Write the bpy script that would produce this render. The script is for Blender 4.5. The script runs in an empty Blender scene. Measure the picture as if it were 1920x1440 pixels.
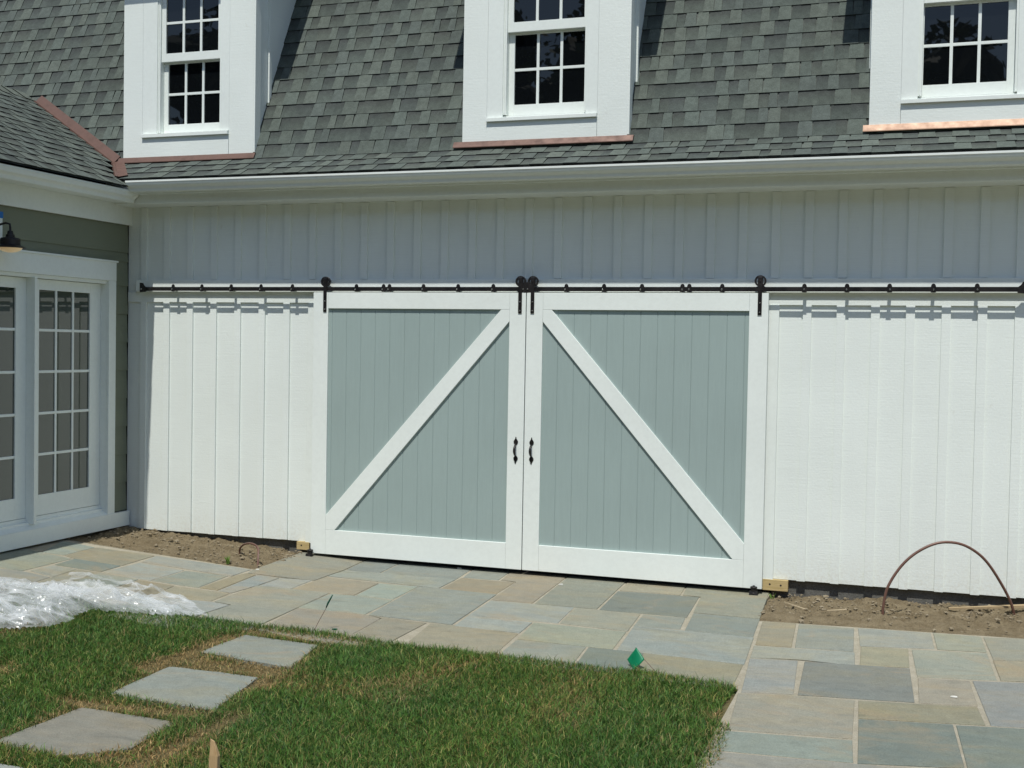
import bpy, bmesh, math, random
import numpy as np
from mathutils import Vector, Matrix, noise
random.seed(7)
rng = np.random.default_rng(11)
# ------------------------------------------------------------------ camera
sc = bpy.context.scene
YAW, PITCH, ROLL = -0.33115, -0.03016, 0.01741
cam_d = bpy.data.cameras.new("camera")
cam = bpy.data.objects.new("camera", cam_d)
sc.collection.objects.link(cam)
cyw, syw, cpt, spt = math.cos(YAW), math.sin(YAW), math.cos(PITCH), math.sin(PITCH)
fwd = Vector((syw*cpt, cyw*cpt, spt)); rt = Vector((cyw, -syw, 0)); up = rt.cross(fwd)
rt2 = math.cos(ROLL)*rt + math.sin(ROLL)*up
up2 = -math.sin(ROLL)*rt + math.cos(ROLL)*up
m = Matrix((rt2, up2, -fwd)).transposed().to_4x4()
m.translation = Vector((2.99644, -9.09863, 1.76323))
cam.matrix_world = m
cam_d.sensor_width = 36.0
cam_d.lens = 2247.05/1920*36.0
cam_d.clip_start = 0.05
cam_d.clip_end = 2000
sc.camera = cam

# ------------------------------------------------------------------ sky and sun
SUN_DIR = Vector((-0.036, 0.50, -1.0)).normalized()      # the way the light travels
elev = math.asin(-SUN_DIR.z)
azim = math.atan2(-SUN_DIR.x, -SUN_DIR.y)
w = bpy.data.worlds.new("World"); sc.world = w; w.use_nodes = True
nt = w.node_tree; nt.nodes.clear()
sky = nt.nodes.new("ShaderNodeTexSky"); sky.sky_type = 'NISHITA'
sky.sun_disc = False; sky.sun_elevation = elev; sky.sun_rotation = azim
sky.air_density = 1.0; sky.dust_density = 0.6; sky.ozone_density = 1.0
bg = nt.nodes.new("ShaderNodeBackground"); bg.inputs['Strength'].default_value = 0.112
wo = nt.nodes.new("ShaderNodeOutputWorld")
nt.links.new(sky.outputs[0], bg.inputs[0]); nt.links.new(bg.outputs[0], wo.inputs[0])
sd = bpy.data.lights.new("sun", 'SUN'); sd.energy = 4.05; sd.angle = math.radians(0.53); sd.color = (1.0, 0.985, 0.925)
so = bpy.data.objects.new("sun", sd); sc.collection.objects.link(so)
so.rotation_euler = SUN_DIR.to_track_quat('-Z', 'Y').to_euler(); so.location = (0, -6, 14)
sc.view_settings.view_transform = 'Standard'; sc.view_settings.look = 'None'
sc.view_settings.exposure = 0.07; sc.view_settings.gamma = 1.0; sc.view_settings.use_curve_mapping = False
sc.cycles.max_bounces = 8; sc.cycles.diffuse_bounces = 4; sc.cycles.transparent_max_bounces = 24

# ------------------------------------------------------------------ helpers
COL = sc.collection
def g(x, y=0):                       # level of the ground: it climbs to the left, a little to the right
    z = -.04
    if x < -1.6: z += .06*(-1.6-x)
    if x > 2: z += .022*(x-2)
    return min(z, .2)

class MB:
    """collects faces, then links them as one mesh object"""
    def __init__(s): s.v = []; s.f = []; s.c = []; s.mi = []; s.cur = (1, 1, 1); s.m = 0
    def quad(s, *p, col=None):
        b = len(s.v); s.v += [tuple(q) for q in p]; s.f.append(tuple(range(b, b+len(p)))); s.mi.append(s.m)
        c = col if col is not None else s.cur
        s.c += list(c) if isinstance(c, list) else [c]*len(p)
    def add(s, verts, faces, col=None):
        b = len(s.v); s.v += [tuple(q) for q in verts]
        c = col if col is not None else s.cur
        s.c += [c]*len(verts)
        for f in faces: s.f.append(tuple(b+i for i in f)); s.mi.append(s.m)
    def box(s, x0, x1, y0, y1, z0, z1, bev=0.0, col=None):
        bm = bmesh.new(); r = bmesh.ops.create_cube(bm, size=1)
        for v in bm.verts:
            v.co = ((x0+x1)/2+v.co.x*(x1-x0), (y0+y1)/2+v.co.y*(y1-y0), (z0+z1)/2+v.co.z*(z1-z0))
        if bev > 0: bmesh.ops.bevel(bm, geom=list(bm.edges), offset=bev, segments=2, affect='EDGES', profile=.6)
        s.bm(bm, col)
    def bm(s, bm, col=None):
        bm.verts.ensure_lookup_table(); bm.verts.index_update()
        s.add([v.co[:] for v in bm.verts], [[v.index for v in f.verts] for f in bm.faces], col); bm.free()
    def prism(s, pts, a0, a1, axis, col=None, bev=0.0):
        """polygon extruded along axis; pts are the two other coordinates in x,y,z order"""
        def P(p, a):
            return (a, p[0], p[1]) if axis == 0 else (p[0], a, p[1]) if axis == 1 else (p[0], p[1], a)
        bm = bmesh.new()
        A = [bm.verts.new(P(p, a0)) for p in pts]; B = [bm.verts.new(P(p, a1)) for p in pts]
        n = len(pts)
        bm.faces.new(A); bm.faces.new(B[::-1])
        for i in range(n): bm.faces.new((A[i], B[i], B[(i+1) % n], A[(i+1) % n]))
        bmesh.ops.recalc_face_normals(bm, faces=list(bm.faces))
        if bev > 0: bmesh.ops.bevel(bm, geom=list(bm.edges), offset=bev, segments=2, affect='EDGES', profile=.6)
        s.bm(bm, col)
    def tube(s, pts, r, n=10, cap=True, col=None):
        pts = [Vector(p) for p in pts]; rs = r if isinstance(r, (list, tuple)) else [r]*len(pts)
        rings = []; prev = None
        for i, p in enumerate(pts):
            t = (pts[min(i+1, len(pts)-1)]-pts[max(i-1, 0)]).normalized()
            a = prev if prev else (Vector((0, 0, 1)) if abs(t.z) < .9 else Vector((1, 0, 0)))
            u = (a-t*a.dot(t)).normalized(); prev = u; v = t.cross(u)
            rings.append([p+rs[i]*(math.cos(2*math.pi*k/n)*u+math.sin(2*math.pi*k/n)*v) for k in range(n)])
        V = [q[:] for R in rings for q in R]; F = []
        for i in range(len(pts)-1):
            for k in range(n): F.append((i*n+k, i*n+(k+1) % n, (i+1)*n+(k+1) % n, (i+1)*n+k))
        if cap: F.append(tuple(range(n))[::-1]); F.append(tuple((len(pts)-1)*n+k for k in range(n)))
        s.add(V, F, col)
    def lathe(s, prof, origin, axis='z', n=24, col=None):
        """prof: list of (radius, height)"""
        V = []; F = []; o = Vector(origin)
        for (r, h) in prof:
            for k in range(n):
                a = 2*math.pi*k/n; c, d = r*math.cos(a), r*math.sin(a)
                V.append((o+Vector((c, d, h)))[:] if axis == 'z' else (o+Vector((c, h, d)))[:] if axis == 'y' else (o+Vector((h, c, d)))[:])
        for i in range(len(prof)-1):
            for k in range(n): F.append((i*n+k, i*n+(k+1) % n, (i+1)*n+(k+1) % n, (i+1)*n+k))
        F.append(tuple(range(n))); F.append(tuple((len(prof)-1)*n+k for k in range(n)))
        s.add(V, F, col)
    def build(s, name, mats, parent=None, smooth=False, fixn=True, origin=None, **props):
        root = parent
        while root is not None and root.parent is not None: root = root.parent
        o_ = Vector(origin) if origin is not None else (root.location.copy() if root is not None else Vector((0, 0, 0)))
        me = bpy.data.meshes.new(name)
        me.from_pydata([(a-o_.x, b-o_.y, c-o_.z) for a, b, c in s.v], [], s.f)
        at = me.color_attributes.new("tone", 'FLOAT_COLOR', 'POINT')
        at.data.foreach_set("color", np.array([list(c)+[1] for c in s.c], dtype=np.float32).ravel())
        for mm in (mats if isinstance(mats, (list, tuple)) else [mats]): me.materials.append(mm)
        me.polygons.foreach_set("material_index", s.mi)
        if fixn:
            b = bmesh.new(); b.from_mesh(me); bmesh.ops.recalc_face_normals(b, faces=list(b.faces)); b.to_mesh(me); b.free()
        if smooth: me.polygons.foreach_set("use_smooth", [True]*len(me.polygons))
        me.update()
        ob = bpy.data.objects.new(name, me); COL.objects.link(ob)
        if parent is not None: ob.parent = parent
        else: ob.location = o_
        for k, v in props.items(): ob[k] = v
        return ob

def smooth_angle(ob, deg=35):
    me = ob.data
    me.polygons.foreach_set("use_smooth", [True]*len(me.polygons))
    try: me.set_sharp_from_angle(angle=math.radians(deg))
    except Exception: pass
    return ob

def empty(name, loc, label, cat, group=None):
    o = bpy.data.objects.new(name, None); COL.objects.link(o); o.location = loc; o.empty_display_size = .1
    o['label'] = label; o['category'] = cat
    if group: o['group'] = group
    return o
def tag(o, label, cat, group=None):
    o['label'] = label; o['category'] = cat
    if group: o['group'] = group
    return o
def dup(root, loc, label=None):
    r = root.copy(); COL.objects.link(r); r.location = loc
    if label: r['label'] = label
    for ch in list(root.children):
        c = ch.copy(); COL.objects.link(c); c.parent = r
        for gg in ch.children:
            d = gg.copy(); COL.objects.link(d); d.parent = c
    return r

# ------------------------------------------------------------------ materials
def mat(name, base, rough=.6, spec=.5, metal=0.0):
    m_ = bpy.data.materials.new(name); m_.use_nodes = True
    n = m_.node_tree; b = n.nodes["Principled BSDF"]
    b.inputs['Base Color'].default_value = (*base, 1); b.inputs['Roughness'].default_value = rough
    b.inputs['Specular IOR Level'].default_value = spec; b.inputs['Metallic'].default_value = metal
    return m_, n, b
def N(n, t, **kw):
    x = n.nodes.new(t)
    for k, v in kw.items():
        if hasattr(x, k): setattr(x, k, v)
        else: x.inputs[k].default_value = v
    return x
def coords(n, scale=(1, 1, 1)):
    tc = n.nodes.new("ShaderNodeTexCoord"); geo = n.nodes.new("ShaderNodeNewGeometry")
    mp = n.nodes.new("ShaderNodeMapping"); mp.inputs['Scale'].default_value = scale
    n.links.new(geo.outputs['Position'], mp.inputs[0]); return mp.outputs[0]
def noise_t(n, vec, scale, detail=5, rough=.55, dist=0):
    t = N(n, "ShaderNodeTexNoise"); t.inputs['Scale'].default_value = scale; t.inputs['Detail'].default_value = detail
    t.inputs['Roughness'].default_value = rough; t.inputs['Distortion'].default_value = dist
    n.links.new(vec, t.inputs['Vector']); return t.outputs['Fac']
def ramp(n, fac, stops):
    r = n.nodes.new("ShaderNodeValToRGB"); e = r.color_ramp.elements
    while len(e) < len(stops): e.new(.5)
    for el, (p, c) in zip(e, stops): el.position = p; el.color = (*c, 1) if len(c) == 3 else c
    n.links.new(fac, r.inputs[0]); return r.outputs[0]
def mix(n, a, b, fac, mode='MIX'):
    x = n.nodes.new("ShaderNodeMix"); x.data_type = 'RGBA'; x.blend_type = mode
    for sock, val in ((x.inputs[6], a), (x.inputs[7], b), (x.inputs[0], fac)):
        if hasattr(val, 'is_output'): n.links.new(val, sock)
        elif isinstance(val, (int, float)): sock.default_value = val
        else: sock.default_value = (*val, 1)
    return x.outputs[2]
def bump(n, b, height, strength=.3, dist=.01):
    x = n.nodes.new("ShaderNodeBump"); x.inputs['Strength'].default_value = strength; x.inputs['Distance'].default_value = dist
    n.links.new(height, x.inputs['Height']); n.links.new(x.outputs[0], b.inputs['Normal']); return x
def gray(v): return (v, v, v)

def paint(name, base, rough=.5, grain='h', gstr=.35, dirt=.35, dirtcol=(.38, .30, .20)):
    m_, n, b = mat(name, base, rough, .35)
    sc_ = (.35, .35, 22) if grain == 'h' else (9, 9, .5) if grain == 'v' else (3, 3, 3)
    v = coords(n, sc_); f = noise_t(n, v, 9, 6, .65)
    v1 = coords(n); big = noise_t(n, v1, 1.3, 4, .5); spots = noise_t(n, v1, 7, 7, .68, .4); fine = noise_t(n, v1, 60, 3)
    k = ramp(n, big, [(.3, gray(.93)), (.7, gray(1.0))])
    c = mix(n, base, k, 1.0, 'MULTIPLY')
    k2 = ramp(n, f, [(.3, gray(.955)), (.6, gray(1.0))]); c = mix(n, c, k2, 1.0, 'MULTIPLY')
    d = ramp(n, spots, [(.66, gray(0)), (.76, gray(dirt))])
    c = mix(n, c, dirtcol, d)
    if dirt > .2:                                        # soil splashed up by rain along the foot of the wall
        sx = n.nodes.new("ShaderNodeSeparateXYZ"); n.links.new(v1, sx.inputs[0])
        mr = n.nodes.new("ShaderNodeMapRange"); mr.inputs[1].default_value = .32; mr.inputs[2].default_value = .04; mr.inputs[3].default_value = 0; mr.inputs[4].default_value = .28
        n.links.new(sx.outputs[2], mr.inputs[0]); sp = ramp(n, noise_t(n, v1, 42, 5, .75), [(.46, gray(0)), (.62, gray(1))])
        mu = n.nodes.new("ShaderNodeMath"); mu.operation = 'MULTIPLY'; n.links.new(mr.outputs[0], mu.inputs[0]); n.links.new(sp, mu.inputs[1])
        c = mix(n, c, (.50, .42, .29), mu.outputs[0])
    n.links.new(c, b.inputs['Base Color'])
    add = n.nodes.new("ShaderNodeMath"); add.operation = 'ADD'; n.links.new(f, add.inputs[0]); n.links.new(fine, add.inputs[1])
    bump(n, b, add.outputs[0], gstr, .004)
    return m_

WHITE = (.785, .830, .790)
M = {}
M['siding'] = paint("white rough sawn siding", WHITE, .62, 'h', .30, .26)
M['trim'] = paint("white smooth trim", (.795, .84, .80), .42, 'n', .10, .10)
M['cornice'] = paint("white cornice", (.785, .825, .785), .45, 'n', .08, .0)
M['doorwhite'] = paint("white door paint", (.805, .85, .81), .40, 'n', .10, .12)
M['panel'] = paint("grey green door paint", (.325, .405, .388), .45, 'v', .12, .03)
M['sage'] = paint("sage siding", (.195, .215, .155), .6, 'h', .35, .05)

# shingles
m_, n, b = mat("asphalt shingle", (.1, .11, .1), .92, .25)
at = N(n, "ShaderNodeAttribute"); at.attribute_name = "tone"
v = coords(n); gr = noise_t(n, v, 230, 3, .7); md = noise_t(n, v, 22, 5, .6); bg_ = noise_t(n, v, .9, 3)
c = mix(n, at.outputs['Color'], ramp(n, gr, [(.3, gray(.62)), (.5, gray(1.0)), (.72, gray(1.5))]), 1.0, 'MULTIPLY')
c = mix(n, c, ramp(n, md, [(.3, gray(.82)), (.7, gray(1.16))]), 1.0, 'MULTIPLY')
c = mix(n, c, ramp(n, bg_, [(.3, gray(.90)), (.7, gray(1.08))]), 1.0, 'MULTIPLY')
n.links.new(c, b.inputs['Base Color']); bump(n, b, gr, .6, .003); M['shingle'] = m_

# flagstone
m_, n, b = mat("bluestone", (.3, .3, .27), .75, .3)
at = N(n, "ShaderNodeAttribute"); at.attribute_name = "tone"
v = coords(n, (1, 2.2, 1)); a1 = noise_t(n, v, 1.7, 6, .6, .8); a2 = noise_t(n, coords(n), 14, 8, .7); a3 = noise_t(n, coords(n), 120, 3); a4 = noise_t(n, coords(n, (1, 3, 1)), 3.3, 6, .62, 1.2)
c = mix(n, at.outputs['Color'], ramp(n, a1, [(.34, (.92, .96, .99)), (.5, (1, 1, 1)), (.66, (1.07, 1.01, .91))]), 1.0, 'MULTIPLY')
c = mix(n, c, ramp(n, a2, [(.3, gray(.88)), (.7, gray(1.1))]), 1.0, 'MULTIPLY')
c = mix(n, c, ramp(n, a4, [(.28, gray(.80)), (.42, gray(1.0)), (.7, gray(1.08))]), .8, 'MULTIPLY')
st_ = noise_t(n, coords(n, (1, 1.6, 1)), 1.25, 5, .62, 1.6)
c = mix(n, c, (.33, .245, .145), ramp(n, st_, [(.57, gray(0)), (.68, gray(.30)), (.82, gray(.5))]))
c = mix(n, c, (.16, .165, .145), ramp(n, noise_t(n, coords(n, (1, 2.6, 1)), 2.3, 6, .66, 1.0), [(.60, gray(0)), (.78, gray(.5))]))
c = mix(n, c, ramp(n, a3, [(.3, gray(.86)), (.7, gray(1.1))]), 1.0, 'MULTIPLY')
c = mix(n, c, (.43, .40, .33), ramp(n, noise_t(n, coords(n), 4.5, 7, .7, .5), [(.62, gray(0)), (.8, gray(.45))]))
n.links.new(c, b.inputs['Base Color'])
n.links.new(ramp(n, a2, [(.3, gray(.6)), (.7, gray(.88))]), b.inputs['Roughness'])
ad = n.nodes.new("ShaderNodeMath"); ad.operation = 'ADD'; n.links.new(a2, ad.inputs[0]); n.links.new(a3, ad.inputs[1])
bump(n, b, ad.outputs[0], .8, .008); M['slab'] = m_

def rocky(name, c0, c1, s1=8, s2=90, rough=.95, bs=.6, bd=.01):
    m_, n, b = mat(name, c0, rough, .2)
    f = noise_t(n, coords(n), s1, 8, .65); f2 = noise_t(n, coords(n), s2, 4, .7)
    c = ramp(n, f, [(.32, c0), (.68, c1)])
    c = mix(n, c, ramp(n, f2, [(.3, gray(.75)), (.7, gray(1.2))]), 1.0, 'MULTIPLY')
    n.links.new(c, b.inputs['Base Color'])
    ad = n.nodes.new("ShaderNodeMath"); ad.operation = 'ADD'; n.links.new(f, ad.inputs[0]); n.links.new(f2, ad.inputs[1])
    bump(n, b, ad.outputs[0], bs, bd); return m_
M['mortar'] = rocky("sandy mortar", (.30, .27, .20), (.40, .365, .285), 10, 150)
M['dirt'] = rocky("dry soil", (.150, .115, .066), (.255, .205, .128), 9, 120, .97, 1.0, .014)
M['pebble'] = rocky("soil clods", (.20, .16, .10), (.32, .27, .19), 30, 200)
M['turf'] = rocky("turf soil", (.07, .075, .03), (.16, .125, .06), 9, 120)
M['concrete'] = rocky("concrete", (.10, .10, .09), (.16, .155, .14), 6, 100)
M['floor'] = rocky("garage floor", (.10, .09, .08), (.14, .13, .12), 6, 100)

def wood(name, c0, c1, axis=(2, 30, 30)):
    m_, n, b = mat(name, c0, .75, .25)
    f = noise_t(n, coords(n, axis), 3, 6, .6, .6)
    n.links.new(ramp(n, f, [(.3, c0), (.7, c1)]), b.inputs['Base Color']); bump(n, b, f, .3, .003); return m_
M['treated'] = wood("treated lumber", (.40, .30, .13), (.54, .42, .22))
M['stake'] = wood("stake wood", (.36, .23, .11), (.55, .40, .22), (20, 20, 2))
M['splinter'] = wood("pale splinter", (.48, .38, .24), (.6, .5, .34))
M['board'] = wood("weathered board", (.30, .22, .12), (.42, .32, .19))

def metal(name, base, rough, var=.15, metallic=1.0, tint=None):
    m_, n, b = mat(name, base, rough, .5, metallic)
    f = noise_t(n, coords(n), 14, 6, .6); t = tint or tuple(x*.55 for x in base)
    n.links.new(ramp(n, f, [(.3, base), (.72, t)]), b.inputs['Base Color'])
    n.links.new(ramp(n, f, [(.3, gray(max(0, rough-var))), (.7, gray(min(1, rough+var)))]), b.inputs['Roughness'])
    bump(n, b, noise_t(n, coords(n), 40, 3), .08, .003); return m_
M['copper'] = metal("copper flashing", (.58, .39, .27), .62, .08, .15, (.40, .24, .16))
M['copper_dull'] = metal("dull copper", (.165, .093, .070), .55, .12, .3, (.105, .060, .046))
M['black'] = metal("black iron", (.012, .012, .013), .42, .12, .3, (.022, .018, .017))
M['steel'] = metal("bright bolt steel", (.6, .6, .58), .3, .1)
M['hoop'] = metal("brown coated tube", (.115, .055, .040), .42, .1, .1, (.16, .085, .062))
M['drip'] = metal("brown drip edge", (.20, .14, .09), .5, .1, .4)

def plain(name, base, rough=.5, spec=.4, **kw):
    m_, n, b = mat(name, base, rough, spec); f = noise_t(n, coords(n), 25, 4)
    n.links.new(mix(n, base, ramp(n, f, [(.3, gray(.88)), (.7, gray(1.08))]), 1.0, 'MULTIPLY'), b.inputs['Base Color']); return m_
M['flag'] = plain("green marker vinyl", (.0, .17, .072), .45)
M['flagdark'] = plain("dark green vinyl", (.0, .06, .035), .5)
M['wire'] = plain("rusty wire", (.12, .07, .05), .6)
M['bluetape'] = plain("blue tape", (.02, .16, .48), .6)
M['chip'] = plain("pale debris", (.75, .74, .68), .8)
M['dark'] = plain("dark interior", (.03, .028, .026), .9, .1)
M['interior'] = plain("interior wall", (.11, .12, .11), .9, .1)
M['curtain'] = plain("window shade", (.42, .42, .38), .9, .1)
m_, n, b = mat("window glass", (.004, .005, .006), .012, .5)
b.inputs['IOR'].default_value = 1.52
bump(n, b, noise_t(n, coords(n), 1.6, 2), .05, .01); M['glass'] = m_
m_, n, b = mat("patio door glass", (.028, .040, .030), .01, .5)
b.inputs['IOR'].default_value = 1.85
bump(n, b, noise_t(n, coords(n), 1.4, 2), .04, .01); M['doorglass'] = m_
m_, n, b = mat("frosted lamp glass", (.72, .64, .45), .35, .5)
b.inputs['Emission Color'].default_value = (1.0, .62, .28, 1); b.inputs['Emission Strength'].default_value = .16; M['lampglass'] = m_
m_, n, b = mat("lamp bulb", (1, .8, .5), .3, .5)
b.inputs['Emission Color'].default_value = (1.0, .55, .22, 1); b.inputs['Emission Strength'].default_value = .9; M['bulb'] = m_
# polyethylene film
m_, n, b = mat("clear plastic film", (.86, .88, .90), .16, .9)
out = n.nodes["Material Output"]
b.inputs['IOR'].default_value = 1.5
tr = n.nodes.new("ShaderNodeBsdfTransparent"); tr.inputs[0].default_value = (.97, .98, .98, 1)
tl = n.nodes.new("ShaderNodeBsdfTranslucent"); tl.inputs[0].default_value = (.85, .87, .88, 1)
ms0 = n.nodes.new("ShaderNodeMixShader"); ms0.inputs[0].default_value = .35
n.links.new(b.outputs[0], ms0.inputs[1]); n.links.new(tl.outputs[0], ms0.inputs[2])
ms = n.nodes.new("ShaderNodeMixShader")
f = noise_t(n, coords(n, (1, 2.4, 1)), 3.2, 5, .55, 2.0)
lw = n.nodes.new("ShaderNodeLayerWeight"); lw.inputs[0].default_value = .35
fr = ramp(n, f, [(.34, gray(.06)), (.52, gray(.22)), (.70, gray(.58))])
mx = n.nodes.new("ShaderNodeMath"); mx.operation = 'ADD'; mx.use_clamp = True
ml = n.nodes.new("ShaderNodeMath"); ml.operation = 'MULTIPLY'; ml.inputs[1].default_value = .22
n.links.new(lw.outputs['Facing'], ml.inputs[0]); n.links.new(fr, mx.inputs[0]); n.links.new(ml.outputs[0], mx.inputs[1])
n.links.new(mx.outputs[0], ms.inputs[0]); n.links.new(tr.outputs[0], ms.inputs[1]); n.links.new(ms0.outputs[0], ms.inputs[2])
n.links.new(ms.outputs[0], out.inputs[0]); bump(n, b, noise_t(n, coords(n, (1, 2.2, 1)), 5, 3, .45, 2.6), .35, .04); M['film'] = m_
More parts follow.
